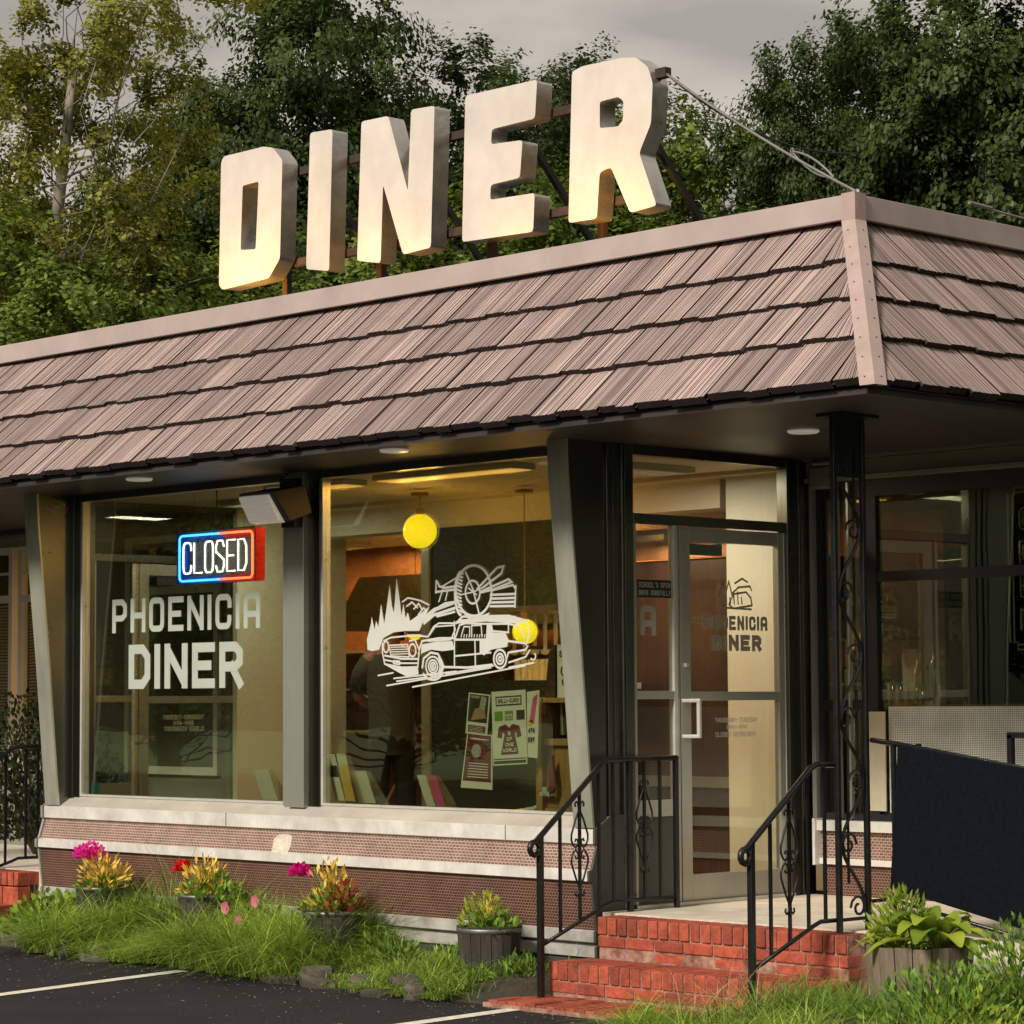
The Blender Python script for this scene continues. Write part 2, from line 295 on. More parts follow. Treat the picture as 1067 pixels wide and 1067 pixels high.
# ------------------------------------------------------------------ stroke font
def arc(cx, cy, rx, ry, a0, a1, n=6):
    return [(cx + rx * math.cos(math.radians(a0 + (a1 - a0) * i / n)), cy + ry * math.sin(math.radians(a0 + (a1 - a0) * i / n))) for i in range(n + 1)]
_rr = [(0, .2), (0, .8)] + arc(.25, .8, .25, .2, 180, 90, 3)[1:] + [(.75, 1)] + arc(.75, .8, .25, .2, 90, 0, 3)[1:] + [(1, .2)] + arc(.75, .2, .25, .2, 0, -90, 3)[1:] + [(.25, 0)] + arc(.25, .2, .25, .2, 270, 180, 3)[1:-1]
GL = {'A': [[(0, 0), (0, .8)] + arc(.25, .8, .25, .2, 180, 90, 3)[1:] + arc(.75, .8, .25, .2, 90, 0, 3) + [(1, 0)], [(0, .38), (1, .38)]],
 'B': [[(0, 0), (0, 1), (.75, 1), (.95, .88), (.95, .64), (.75, .53), (0, .53)], [(.75, .53), (1, .4), (1, .14), (.75, 0), (0, 0)]],
 'C': [[(1, .73), (1, .8)] + arc(.75, .8, .25, .2, 0, 90, 3)[1:] + arc(.25, .8, .25, .2, 90, 180, 3) + arc(.25, .2, .25, .2, 180, 270, 3) + arc(.75, .2, .25, .2, 270, 360, 3) + [(1, .27)]],
 'D': [[(0, 0), (0, 1), (.7, 1), (1, .78), (1, .22), (.7, 0), 'c']], 'E': [[(1, 1), (0, 1), (0, 0), (1, 0)], [(0, .5), (.8, .5)]],
 'F': [[(1, 1), (0, 1), (0, 0)], [(0, .5), (.8, .5)]], 'G': [[(1, .75), (.75, 1), (.25, 1), (0, .8), (0, .2), (.25, 0), (.75, 0), (1, .2), (1, .5), (.6, .5)]],
 'H': [[(0, 0), (0, 1)], [(1, 0), (1, 1)], [(0, .5), (1, .5)]], 'I': [[(0, 0), (0, 1)]], 'K': [[(0, 0), (0, 1)], [(1, 1), (.1, .45)], [(.35, .6), (1, 0)]],
 'L': [[(0, 1), (0, 0), (1, 0)]], 'M': [[(0, 0), (0, 1), (.5, .35), (1, 1), (1, 0)]], 'N': [[(0, 0), (0, 1)], [(1, 0), (1, 1)], [(0, 1), (1, 0)]],
 'O': [_rr + ['c']], 'P': [[(0, 0), (0, 1), (.75, 1), (1, .85), (1, .55), (.75, .42), (0, .42)]],
 'R': [[(0, 0), (0, 1), (.75, 1), (1, .85), (1, .58), (.75, .45), (0, .45)], [(.55, .45), (1, 0)]],
 'S': [[(1, .8), (.8, 1), (.2, 1), (0, .82), (0, .65), (1, .38), (1, .18), (.8, 0), (.2, 0), (0, .2)]],
 'T': [[(0, 1), (1, 1)], [(.5, 1), (.5, 0)]], 'U': [[(0, 1), (0, .2), (.25, 0), (.75, 0), (1, .2), (1, 1)]], 'V': [[(0, 1), (.5, 0), (1, 1)]],
 'W': [[(0, 1), (.2, 0), (.5, .6), (.8, 0), (1, 1)]], 'Y': [[(0, 1), (.5, .5), (1, 1)], [(.5, .5), (.5, 0)]], '-': [[(.1, .5), (.9, .5)]],
 '4': [[(.8, 0), (.8, 1), (0, .3), (1, .3)]], '8': [[(.2, 0), (0, .2), (0, .4), (.2, .52), (.8, .52), (1, .4), (1, .2), (.8, 0), 'c'], [(.2, .53), (.05, .7), (.05, .86), (.2, 1), (.8, 1), (.95, .86), (.95, .7), (.8, .53), 'c']],
 "'": [[(.5, 1), (.5, .8)]], '&': [[(1, 0), (.1, .8), (.4, 1), (.7, .8), (0, .3), (.3, 0), (1, .4)]], '1': [[(.1, .8), (.5, 1), (.5, 0)]], '2': [[(0, .8), (.2, 1), (.8, 1), (1, .8), (0, 0), (1, 0)]], '5': [[(1, 1), (0, 1), (0, .55), (.8, .55), (1, .4), (1, .15), (.8, 0), (0, 0)]]}
def glyphw(ch): return {'I': .0, "'": .3, ' ': .45, 'M': 1.25, 'W': 1.3, 'N': 1.05}.get(ch, 1.0)
def strip(mb, pts, hw, fmap, mi=0, closed=False, d=0.0):
    """flat ribbon of half width hw along 2D polyline, mapped by fmap(u, v, depth)"""
    P = [np.array(p, float) for p in pts]; n = len(P); Lf = []; Rt = []
    for i in range(n):
        a = P[i - 1] if (i > 0 or closed) else None; b = P[(i + 1) % n] if (i < n - 1 or closed) else None
        t1 = (P[i] - a) if a is not None else (b - P[i]); t2 = (b - P[i]) if b is not None else t1
        t1 = t1 / (np.linalg.norm(t1) + 1e-12); t2 = t2 / (np.linalg.norm(t2) + 1e-12)
        n1 = np.array([-t1[1], t1[0]]); n2 = np.array([-t2[1], t2[0]]); m = n1 + n2; m = m / (np.linalg.norm(m) + 1e-9)
        k = hw / max(.45, float(np.dot(m, n1))); Lf.append(P[i] + m * k); Rt.append(P[i] - m * k)
    vs = [fmap(p[0], p[1], d + i_ * .00012) for i_, p in enumerate(Lf)] + [fmap(p[0], p[1], d + i_ * .00012) for i_, p in enumerate(Rt)]
    fs = [(i, (i + 1) % n, n + (i + 1) % n, n + i) for i in range(n if closed else n - 1)]
    mb.add(vs, fs, mi)
def text(mb, s, W_, H_, th, fmap, mi=0, gap=.28, u0=0, v0=0, tube=None):
    """block text filling W_ x H_ (stroke thickness th)"""
    units = sum(glyphw(c) for c in s) + 0
    nsp = len(s) - 1; 
    gw = (W_ - len(s) * th) / (units + gap * nsp) ; x = u0 + th / 2; d = 0
    for ch in s:
        w = gw * glyphw(ch)
        for st in GL.get(ch, []):
            cl = st[-1] == 'c'; pp = st[:-1] if cl else st
            pts = [(x + (p[0] if ch != 'I' else 0) * w, v0 + th / 2 + p[1] * (H_ - th)) for p in pp]
            if ch == 'N' and st == [(0, 1), (1, 0)]: pass
            d += 1
            if ch == 'N' and len(pts) == 2 and abs(pts[0][0] - pts[1][0]) > 1e-4: pts = [(pts[0][0], pts[0][1] - th * .05), (pts[1][0], pts[1][1] + th * .05)]
            elif not cl and not tube:   # square ends reach the box
                a, b = np.array(pts[0]), np.array(pts[1]); t = (a - b) / (np.linalg.norm(a - b) + 1e-9); pts[0] = tuple(a + t * th / 2)
                a, b = np.array(pts[-1]), np.array(pts[-2]); t = (a - b) / (np.linalg.norm(a - b) + 1e-9); pts[-1] = tuple(a + t * th / 2)
            if tube: mb.tube([fmap(p[0], p[1], 0) for p in pts], tube, 6, mi, closed=cl)
            else: strip(mb, pts, th / 2, fmap, mi, cl, d=(d % 3) * .0006)
        x += w + th + gap * gw
def yplane(x0, z0, y, flip=1): return lambda u, v, d=0: (x0 + u * flip, y - d, z0 + v)
def xplane(x, y0, z0, flip=1): return lambda u, v, d=0: (x + d, y0 + u * flip, z0 + v)
def textpx(mb, s, pl, pb, pr, pt, y, th, mi=0, gap=.28):
    a = at(pl, pb, 1, y); b = at(pr, pb, 1, y); c = at(pl, pt, 1, y)
    text(mb, s, b[0] - a[0], c[2] - a[2], th, yplane(a[0], a[2], y), mi, gap)
GZ = -.05
ORD = 'first second third fourth fifth sixth seventh eighth ninth tenth eleventh twelfth thirteenth fourteenth fifteenth sixteenth seventeenth eighteenth nineteenth twentieth twenty-first twenty-second twenty-third twenty-fourth twenty-fifth twenty-sixth twenty-seventh twenty-eighth twenty-ninth thirtieth'.split()
# ------------------------------------------------------------------ ground
g = MB(); N = 1; g.quad((-400, -400, GZ - .04), (400, -400, GZ - .04), (400, 400, GZ - .04), (-400, 400, GZ - .04)); struct(g.build('ground', 'lawn'))
g = MB(); g.quad((-60, -22, GZ), (60, -22, GZ), (60, -.2, GZ), (-60, -.2, GZ)); struct(g.build('parking_lot', 'asphalt'))
def stripe(a, b, w):
    g = MB(); a = np.array([*a, GZ + .004]); b = np.array([*b, GZ + .004]); t = (b - a) / np.linalg.norm(b - a); n = np.array([-t[1], t[0], 0]) * w / 2
    g.quad(a - n, b - n, b + n, a + n); return struct(g.build('parking_line', 'stripe'))
for q in ((0, 1037, 190, 1012), (430, 1067, 552, 1050)):
    a = at(q[0], q[1], 2, GZ); b = at(q[2], q[3], 2, GZ); e = a + (a - b) * 1.6; stripe(e[:2], b[:2], .10)
a = at(430, 1067, 2, GZ)
# brick path strip at the foot of the steps
pv = MB()
for i in range(26):
    for j in range(2):
        x = .02 + i * .071; y0 = -.93 + j * .205
        y0 -= .03 * (i / 26); pv.box(x, x + .064, y0, y0 + .197, GZ, GZ + .035 + random.uniform(-.003, .004))
struct(pv.build('brick_path', 'brick', bevel=.004))
pm = MB(); pm.box(-.0, 1.9, -.95, -.52, GZ - .02, GZ + .022); struct(pm.build('path_bed', 'mortar'))
# grit and dead leaves lying on the asphalt edge
def litterpos(n):
    x = rng.uniform(-5, 3, n); y = -.97 - rng.random(n) ** 2.5 * 1.4; return x, y
gx, gy = litterpos(900); gm = MB()
for x_, y_ in zip(gx, gy):
    a_ = random.uniform(0, 3.1); l_ = random.uniform(.003, .012); c_, s_ = math.cos(a_) * l_, math.sin(a_) * l_; z_ = GZ + .0015
    gm.add([(x_ - c_, y_ - s_, z_), (x_ + s_ * .6, y_ - c_ * .6, z_ + .003), (x_ + c_, y_ + s_, z_), (x_ - s_ * .6, y_ + c_ * .6, z_ + .004)], [(0, 1, 2, 3)])
lt = gm.build('grit', 'litter', stuff=True); tag(lt, 'scattered grit and leaf crumbs on the dark asphalt beside the bed', 'grit')
# planting bed soil
def soilbed(name, x0, x1, yf, yb, zf, zb):
    g = MB(); nx, ny = 60, 8
    vs = []
    for j in range(ny + 1):
        for i in range(nx + 1):
            x = x0 + (x1 - x0) * i / nx; t = j / ny; y = yf(x) + (yb - yf(x)) * t
            vs.append((x, y, (zf + (zb - zf) * min(1, t * 2.2)) + (random.uniform(-.012, .012) if 0 < j < ny else 0) if 0 < i < nx else GZ - .03))
    fs = [(j * (nx + 1) + i, j * (nx + 1) + i + 1, (j + 1) * (nx + 1) + i + 1, (j + 1) * (nx + 1) + i) for j in range(ny) for i in range(nx)]
    g.add(vs, fs); return struct(g.build(name, 'soil', smooth=True))
bedf = lambda x: -.93 + .06 * math.sin(x * 1.7) + (.35 * max(0, (-4.0 - x)) if x < -4.0 else 0)
soilbed('bed_soil', -6.2, 0.13, bedf, -.06, GZ - .02, .06)
soilbed('bed_soil', 1.88, 4.5, lambda x: -1.75, -.3, GZ - .02, .10)
soilbed('bed_soil', 1.3, 1.9, lambda x: -1.75, -.98, GZ - .02, .02)
# ------------------------------------------------------------------ the diner
D = thing('diner_building', 'low shingle-roofed roadside diner with stainless trim, big windows and brick tile base', 'diner', (0, 0, 0))
XE, YE, ZE = 2.637, -1.0, 2.955; XT, YT, ZT = 1.79, -.05, 3.89; XLEFT = -11.5
def Fmap(x, t, h):      # front slope
    n = (0, -math.sin(math.atan2(ZT - ZE, YT - YE)), math.cos(math.atan2(ZT - ZE, YT - YE)))
    xh = XE + (XT - XE) * t; x = min(x, xh)
    return (x, YE + (YT - YE) * t + n[1] * h, ZE + (ZT - ZE) * t + n[2] * h)
def Smap(y, t, h):      # right slope
    an = math.atan2(ZT - ZE, XE - XT); n = (math.sin(an), 0, math.cos(an)); yh = YE + (YT - YE) * t; y = max(y, yh)
    return (XE + (XT - XE) * t + n[0] * h, y, ZE + (ZT - ZE) * t + n[2] * h)
def shingles(fn, a0, a1, parent):
    mb = MB(); edges = [0, .262, .508, .752, 1.045]
    for k in range(4):
        t0, t1 = edges[k], edges[k + 1] + .03; x = a0 - random.uniform(0, .2); i = 0
        while x < a1:
            w = random.choice([.125, .15, .175, .205, .235]); i += 1; drop = .0 if i % 2 else .010
            r = random.random(); zb = t0 - drop + random.uniform(-.004, .004); hj = random.uniform(-.002, .004); xs = [(0, -.016, None)]; u = .0; i2 = 0
            while u < w - .019:
                gw_ = random.uniform(.0026, .0056); rw_ = random.uniform(.005, .012); hr = random.uniform(-.001, .0022)
                xs += [(u + gw_ * .5, -.003, 2), (u + gw_, hr, 0), (u + gw_ + rw_, hr + random.uniform(-.0006, .0006), 0)]; u += gw_ + rw_
            xs.append((w - .012, -.016, 2)); n = len(xs)
            top = [fn(x + q[0], t1, .003 + q[1] + hj) for q in xs]; je = [random.uniform(-.0015, .003) for _ in xs]
            bot = [fn(x + q[0], zb + je[i3], .036 + q[1] + hj) for i3, q in enumerate(xs)]; base = [fn(x + q[0], zb + je[i3], -.004) for i3, q in enumerate(xs)]
            for q in range(n - 1):
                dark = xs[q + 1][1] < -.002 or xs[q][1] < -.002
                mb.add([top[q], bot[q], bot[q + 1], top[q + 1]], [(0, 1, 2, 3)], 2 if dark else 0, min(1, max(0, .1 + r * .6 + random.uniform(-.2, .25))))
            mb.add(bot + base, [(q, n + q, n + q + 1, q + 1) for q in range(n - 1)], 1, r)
            mb.add([fn(x + w - .013, t1, .004), fn(x + w - .013, zb + .004, .014), fn(x + w + .002, zb + .004, .014), fn(x + w + .002, t1, .004)], [(0, 1, 2, 3)], 1, r)  # dark strip stands in for depth in the seam gap
            x += w
    return mb
roof = MB().prism([(XLEFT, YE + .02, ZE - .02), (XLEFT, YT + .02, ZT - .02), (XLEFT, 9, ZT - .02), (XLEFT, 9, ZE - .02)], (0, 0, 0))
roof = MB()
P8 = [(XLEFT, YE, ZE), (XE, YE, ZE), (XE, 6.5, ZE), (XLEFT, 6.5, ZE), (XLEFT, YT, ZT), (XT, YT, ZT), (XT, 6.5, ZT), (XLEFT, 6.5, ZT)]
P8 = [(p[0] - (.03 if p[0] > 0 else 0), p[1] + (.03 if p[1] < 1 else 0), p[2] - .012) for p in P8]
roof.add(P8, [(0, 1, 5, 4), (1, 2, 6, 5), (4, 5, 6, 7), (2, 3, 7, 6), (0, 4, 7, 3)])
RF = roof.build('roof', 'rooftar', D)
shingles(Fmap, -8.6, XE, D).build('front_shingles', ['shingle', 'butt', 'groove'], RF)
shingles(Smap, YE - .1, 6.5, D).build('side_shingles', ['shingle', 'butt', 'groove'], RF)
# under-eave soffit with the recessed porch
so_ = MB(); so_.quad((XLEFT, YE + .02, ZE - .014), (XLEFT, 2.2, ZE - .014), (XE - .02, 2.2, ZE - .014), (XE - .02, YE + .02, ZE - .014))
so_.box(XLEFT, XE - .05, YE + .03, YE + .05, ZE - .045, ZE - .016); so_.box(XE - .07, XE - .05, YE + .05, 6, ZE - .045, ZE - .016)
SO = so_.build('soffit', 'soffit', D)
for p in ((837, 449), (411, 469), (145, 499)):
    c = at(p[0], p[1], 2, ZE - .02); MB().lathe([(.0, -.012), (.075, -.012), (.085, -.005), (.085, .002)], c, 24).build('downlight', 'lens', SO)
# cap flashing
cp = MB(); cp.box(XLEFT, XT + .035, YT - .035, YT + .0, ZT + .04, ZT + .165)
cp.box(XT + .0, XT + .034, YT + .001, 6.5, ZT + .04, ZT + .163); cp.box(XLEFT, XT - .001, YT + .001, YT + .16, ZT + .145, ZT + .160)
cp.box(XT - .15, XT - .002, YT + .162, 6.5, ZT + .145, ZT + .160)
cp.build('cap_flashing', 'cap', RF, bevel=.003)
hp = MB(); A = np.array([XT + .05, YT - .05, ZT + .17]); B = np.array([XE + .075, YE - .075, ZE - .02]); t = B - A
A1 = np.array([XT + .05, YT - .05, ZT + .03])
for sx, sy in ((-1, 0), (0, 1)):
    pass
w = .088
def hipstrip(dv, nrm):
    dv = np.array(dv, float); o = np.array(nrm, float)
    pts = [A, A1, B, B + dv, A1 + dv, A + dv]
    return [p + o * 0 for p in pts]
V = hipstrip((-w, 0, 0), (0, 0, 0)); hp.add(V + [p + np.array([0, .03, 0]) for p in V], [(0, 1, 4, 5), (1, 2, 3, 4), (5, 4, 10, 11), (4, 3, 9, 10), (2, 8, 9, 3)], 0)
V = hipstrip((0, w, 0), (0, 0, 0)); hp.add(V + [p + np.array([-.03, 0, 0]) for p in V], [(5, 4, 1, 0), (4, 3, 2, 1), (11, 10, 4, 5), (10, 9, 3, 4), (3, 9, 8, 2)], 0)
hp.quad(A, A + (-w, 0, 0), A + (-w, w, 0), A + (0, w, 0))
nl = hp
for i in range(9):
    p = A1 + (B - A1) * (i + .6) / 9; n_ = (0, -1, 0); nl.box(p[0] - .055, p[0] - .049, p[1] - .004, p[1] + .003, p[2] - .003, p[2] + .003, 1); nl.box(p[0] - .003, p[0] + .004, p[1] + .049, p[1] + .055, p[2] - .003, p[2] + .003, 1)
hp.build('hip_cap', ['hip', 'rust'], RF)
# floor, walls, ceiling of the inside
XL = -5.15
fl = MB(); fl.box(XL + .01, -.02, .02, 1.77, .0, .385); fl.box(-11, 2.3, 1.9, 6.05, .0, .384); fl.build('interior_floor', 'floor', D)
ce = MB(); ce.box(XL + .02, -.03, .03, 1.77, 2.925, 2.94); ce.box(-11, 2.3, 1.78, 6.05, 2.90, 2.93); ce.build('ceiling', 'ceiling', D)
wl = MB(); wl.box(-11, 2.3, 6.05, 6.15, 0, 2.95); wl.box(2.30, 2.38, 1.86, 6.05, 0, 2.95); wl.box(-11.1, -11, 1.76, 6.05, 0, 2.95); wl.build('rear_wall', 'green', D)
# lower curved base of the front
def base_profile(x0, x1, parent, y0=0.0, d=1, frm=-1):
    prof = [(0, .895), (-.115, .83), (-.125, .826), (-.125, .750), (-.108, .742), (-.148, .612), (-.172, .606), (-.172, .552), (-.150, .545), (-.115, .285), (-.125, .28), (-.125, .222), (-.105, .215), (-.1, .20), (-.118, .195), (-.118, .14), (-.1, .135), (-.09, -.05)]
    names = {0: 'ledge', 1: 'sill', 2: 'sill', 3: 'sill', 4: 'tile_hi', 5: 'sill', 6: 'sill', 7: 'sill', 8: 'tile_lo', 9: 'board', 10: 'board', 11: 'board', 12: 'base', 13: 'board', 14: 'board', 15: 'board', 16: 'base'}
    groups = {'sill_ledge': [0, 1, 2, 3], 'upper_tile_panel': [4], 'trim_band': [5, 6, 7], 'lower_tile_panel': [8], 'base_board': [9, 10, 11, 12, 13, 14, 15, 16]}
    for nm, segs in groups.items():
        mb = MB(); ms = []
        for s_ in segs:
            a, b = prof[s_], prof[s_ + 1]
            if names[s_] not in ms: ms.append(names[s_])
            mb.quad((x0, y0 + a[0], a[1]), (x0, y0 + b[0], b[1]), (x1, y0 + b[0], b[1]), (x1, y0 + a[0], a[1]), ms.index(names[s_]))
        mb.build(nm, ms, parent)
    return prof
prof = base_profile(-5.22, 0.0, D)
for x, s_ in ((0.002, .014), (-5.236, .014)):
    ep = MB(); ep.prism([(x, .12, .9)] + [(x, a, b) for a, b in prof] + [(x, .12, -.05)], (s_, 0, 0)); ep.build('base_end_panel', 'base', D)
ep = MB()   # pale edge strip around the left end
pp = [(-5.24, a - .004, b) for a, b in prof[:16]]
for a, b in zip(pp[:-1], pp[1:]): ep.obox((np.array(a) + np.array(b)) / 2, (.008, 0, 0), (0, .006, 0), (np.array(b) - np.array(a)) / 2 + np.array([0, 0, .0001]))
ep.build('end_trim', 'finface', D)
c = at(294, 879, 1, -.14); pl_ = MB(); pl_.prism([(c[0] + dx * .085, -.140 - .035 * (-dz * .5), c[2] + dz * .058) for dx, dz in ((-1, -1), (-.2, -1.05), (.8, -1), (1, -.3), (.95, .8), (.3, 1), (-.6, .95), (-1.05, .4))], (0, .03, 0)); pl_.build('patch', 'plaster', D)
for px in (236, 527):
    c = at(px, 850, 1, -.12); MB().box(c[0], c[0] + .004, -.128, -.12, .752, .83).build('ledge_joint', 'base', D)
# exterior wall of the left wing + its windows
wing = MB(); wing.box(-11, XL - .1, 1.75, 1.83, .0, .95); wing.box(-11, XL - .1, 1.75, 1.83, 2.82, 2.95); wing.box(-7.98, XL - .1, 1.75, 1.83, .95, 2.82) ; wing.build('wing_wall', 'siding', D)
def wingwindow(x0, x1):
    w_ = MB(); z0, z1, zm = .98, 2.80, 2.38; y = 1.74
    for a in ((x0, x0 + .05, z0, z1), (x1 - .05, x1, z0, z1), (x0 + .05, x1 - .05, z1 - .05, z1), (x0 + .05, x1 - .05, z0, z0 + .06), (x0 + .05, x1 - .05, zm - .03, zm + .03)): w_.box(a[0], a[1], y - .03, y + .03, a[2], a[3])
    w_.box(x0 + .05, x1 - .05, y - .02, y + .02, (zm + z1) / 2 - .01, (zm + z1) / 2 + .01)
    o = w_.build('window', 'whitewood', D)
    MB().box(x0 + .05, x1 - .05, y + .0, y + .006, z0 + .06, z1 - .05).build('pane', 'doorglass', o)
    b = MB(); z = z0 + .07
    while z < zm - .05: b.obox(((x0 + x1) / 2, y + .05, z), ((x1 - x0) / 2 - .05, 0, 0), (0, .011, .008), (0, -.0006, .001)); z += .026
    b.build('blind', 'blind', o)
wingwindow(-9.3, -8.42); wingwindow(-8.33, -7.6); wingwindow(-6.85, -5.68)
wf = MB(); wf.box(-11, XL - .12, 1.66, 1.75, 2.80, 2.94); wf.box(-11, XL - .12, 1.63, 1.66, 2.86, 2.90); wf.build('wing_fascia', 'siding', D)
# recessed wall on the right (mirror of the left wing)
rb = MB(); YR = 1.75
RW = thing  # (alias kept short)
rs = MB(); rs.box(0.09, 2.3, YR - .10, YR, .76, .82); rs.box(.09, 2.3, YR - .08, YR - .001, .60 - .035, .60); rs.build('rear_sill', 'sill', D)
rs = MB(); rs.box(.10, 2.3, YR - .06, YR, .60, .76); rs.build('upper_tile_panel', 'tile_hi', D)
rs = MB(); rs.box(.10, 2.3, YR - .05, YR - .001, .30, .565); rs.build('lower_tile_panel', 'tile_lo', D)
rs = MB(); rs.box(.08, .10, YR - .12, YR, .56, .83); rs.build('end_trim', 'sill', D)
rs = MB()
for z0, z1, y in ((2.925, 2.945, YR - .09), (2.83, 2.92, YR - .06), (2.80, 2.825, YR - .08)): rs.box(.02, 2.4, y, YR + .02, z0, z1)
rs.build('rear_fascia', 'siding', D)
wn = MB()
for a in ((.03, .10, .82, 2.795), (.42, .50, .82, 2.795), (.10, .42, 1.46, 1.52), (.10, .42, .82, .86), (.10, .42, 2.70, 2.795), (1.95, 2.3, .82, 2.795), (.5, 1.95, 2.70, 2.795), (.5, 1.95, .82, .86)): wn.box(a[0], a[1], YR - .02, YR + .04, a[2], a[3])
wn.box(.5, 1.95, YR - .015, YR + .035, 2.20, 2.26)
WR = wn.build('window', 'black', D)
MB().box(.5, 1.95, YR + .0, YR + .006, .86, 2.70).box(.10, .42, YR + .0, YR + .006, .86, 2.70).build('pane', 'glass', WR)
MB().box(.20, .235, YR - .05, YR - .016, .83, 2.79).box(.30, .315, YR - .04, YR - .016, .83, 2.79).box(.03, .06, YR - .05, YR - .021, .83, 2.79).build('trim_bar', 'steel', WR)
fm = MB(); x = .56
nx, nz = 110, 60; x0, x1, z0, z1 = .565, 1.94, .87, 1.474
dx = (x1 - x0) / nx; dz = (z1 - z0) / nz
for i in range(nz + 1): fm.quad((x0, YR - .004, z0 + i * dz), (x1, YR - .004, z0 + i * dz), (x1, YR - .004, z0 + i * dz + dz * .42), (x0, YR - .004, z0 + i * dz + dz * .42), r=.5)
for i in range(nx + 1): fm.quad((x0 + i * dx, YR - .0046, z0), (x0 + i * dx + dx * .42, YR - .0046, z0), (x0 + i * dx + dx * .42, YR - .0046, z1), (x0 + i * dx, YR - .0046, z1), r=.5)
fm.build('perforated_film', 'film', WR)
pn = MB(); pn.box(.44, .555, YR - .03, YR - .021, .88, 1.45); pn.build('cream_panel', 'blind', WR)
# front windows
ZB, ZTP = .895, 2.95
def frontwin(x0, x1):
    f = MB(); f.box(x0 - .0, x0 + .018, -.012, .05, ZB, ZTP); f.box(x1 - .018, x1, -.012, .05, ZB, ZTP); f.box(x0 + .018, x1 - .018, -.008, .05, ZB, ZB + .014); f.box(x0 + .018, x1 - .018, -.02, .05, ZTP - .055, ZTP - .0)
    o = f.build('window', 'bright', D); MB().box(x0 + .018, x1 - .018, .012, .018, ZB + .014, ZTP - .055).build('pane', 'glass', o); return o
W1 = frontwin(-4.965, -2.76); W2 = frontwin(-2.42, -.02)
hd = MB(); hd.box(-5.1, 0.0, -.03, -.0205, 2.895, 2.948); hd.build('window_head', 'darksteel', D)
mu = MB(); mu.box(-2.76, -2.70, -.035, .05, ZB - .01, ZTP); mu.box(-2.70, -2.685, -.02, .05, ZB - .01, ZTP, 1); mu.box(-2.685, -2.53, -.06, .05, ZB - .015, ZTP); mu.box(-2.53, -2.42, -.02, .05, ZB - .01, ZTP, 1)
mu.build('mullion', ['steel', 'darksteel'], D, bevel=.003)
lf = MB(); lf.box(-5.15, -5.08, -.02, .05, ZB - .01, ZTP); lf.box(-5.08, -5.02, -.035, .05, ZB - .01, ZTP); lf.box(-5.02, -4.966, -.015, .05, ZB - .01, ZTP); lf.build('jamb_trim', 'darksteel', D, bevel=.003)
# slanted fins
def fin(x0, x1):
    f = MB(); yt, yb = -.31, -.122
    pts = [(x1, yt, ZTP - .0), (x1, yt * .97, 2.75), (x1, (yt + yb) / 2 + .01, 1.8), (x1, yb, .835), (x1, -.0225, .88), (x1, -.0225, ZTP)]
    f.prism(pts, (x0 - x1, 0, 0), 0)
    o = f.build('fin', ['darksteel'], D)
    e = MB(); q = pts[:4]
    for a, b in zip(q[:-1], q[1:]):
        e.quad((x0 - .004, a[1] - .006, a[2]), (x0 - .004, b[1] - .006, b[2]), (x1 + .004, b[1] - .006, b[2]), (x1 + .004, a[1] - .006, a[2]))
        e.quad((x1 + .004, a[1] - .006, a[2]), (x1 + .004, b[1] - .006, b[2]), (x1 + .004, b[1] + .008, b[2]), (x1 + .004, a[1] + .008, a[2]))
        e.quad((x0 - .004, b[1] - .006, b[2]), (x0 - .004, a[1] - .006, a[2]), (x0 - .004, a[1] + .008, a[2]), (x0 - .004, b[1] + .008, b[2]))
    e.build('fin_face', 'finface', o); return o
fin(-.138, 0.0); fin(-5.20, -5.055)
for px, py in ((49, 711), (601, 705)):      # small bracket stuck on each fin
    c = at(px, py, 1, -.17); b = MB(); b.obox(c, (.022, 0, 0), (0, .012, 0), (0, 0, .012)); b.obox(c + (.012, -.01, .035), (.014, 0, .006), (0, .01, 0), (-.004, 0, .014)); b.obox(c + (-.02, -.015, .03), (.012, 0, -.008), (0, .008, 0), (0, 0, .008)); b.obox(c + (.005, -.012, -.03), (.02, 0, 0), (0, .008, 0), (0, 0, .01), 1)
    b.build('fin_bracket', ['black', 'bright'], D, bevel=.002)
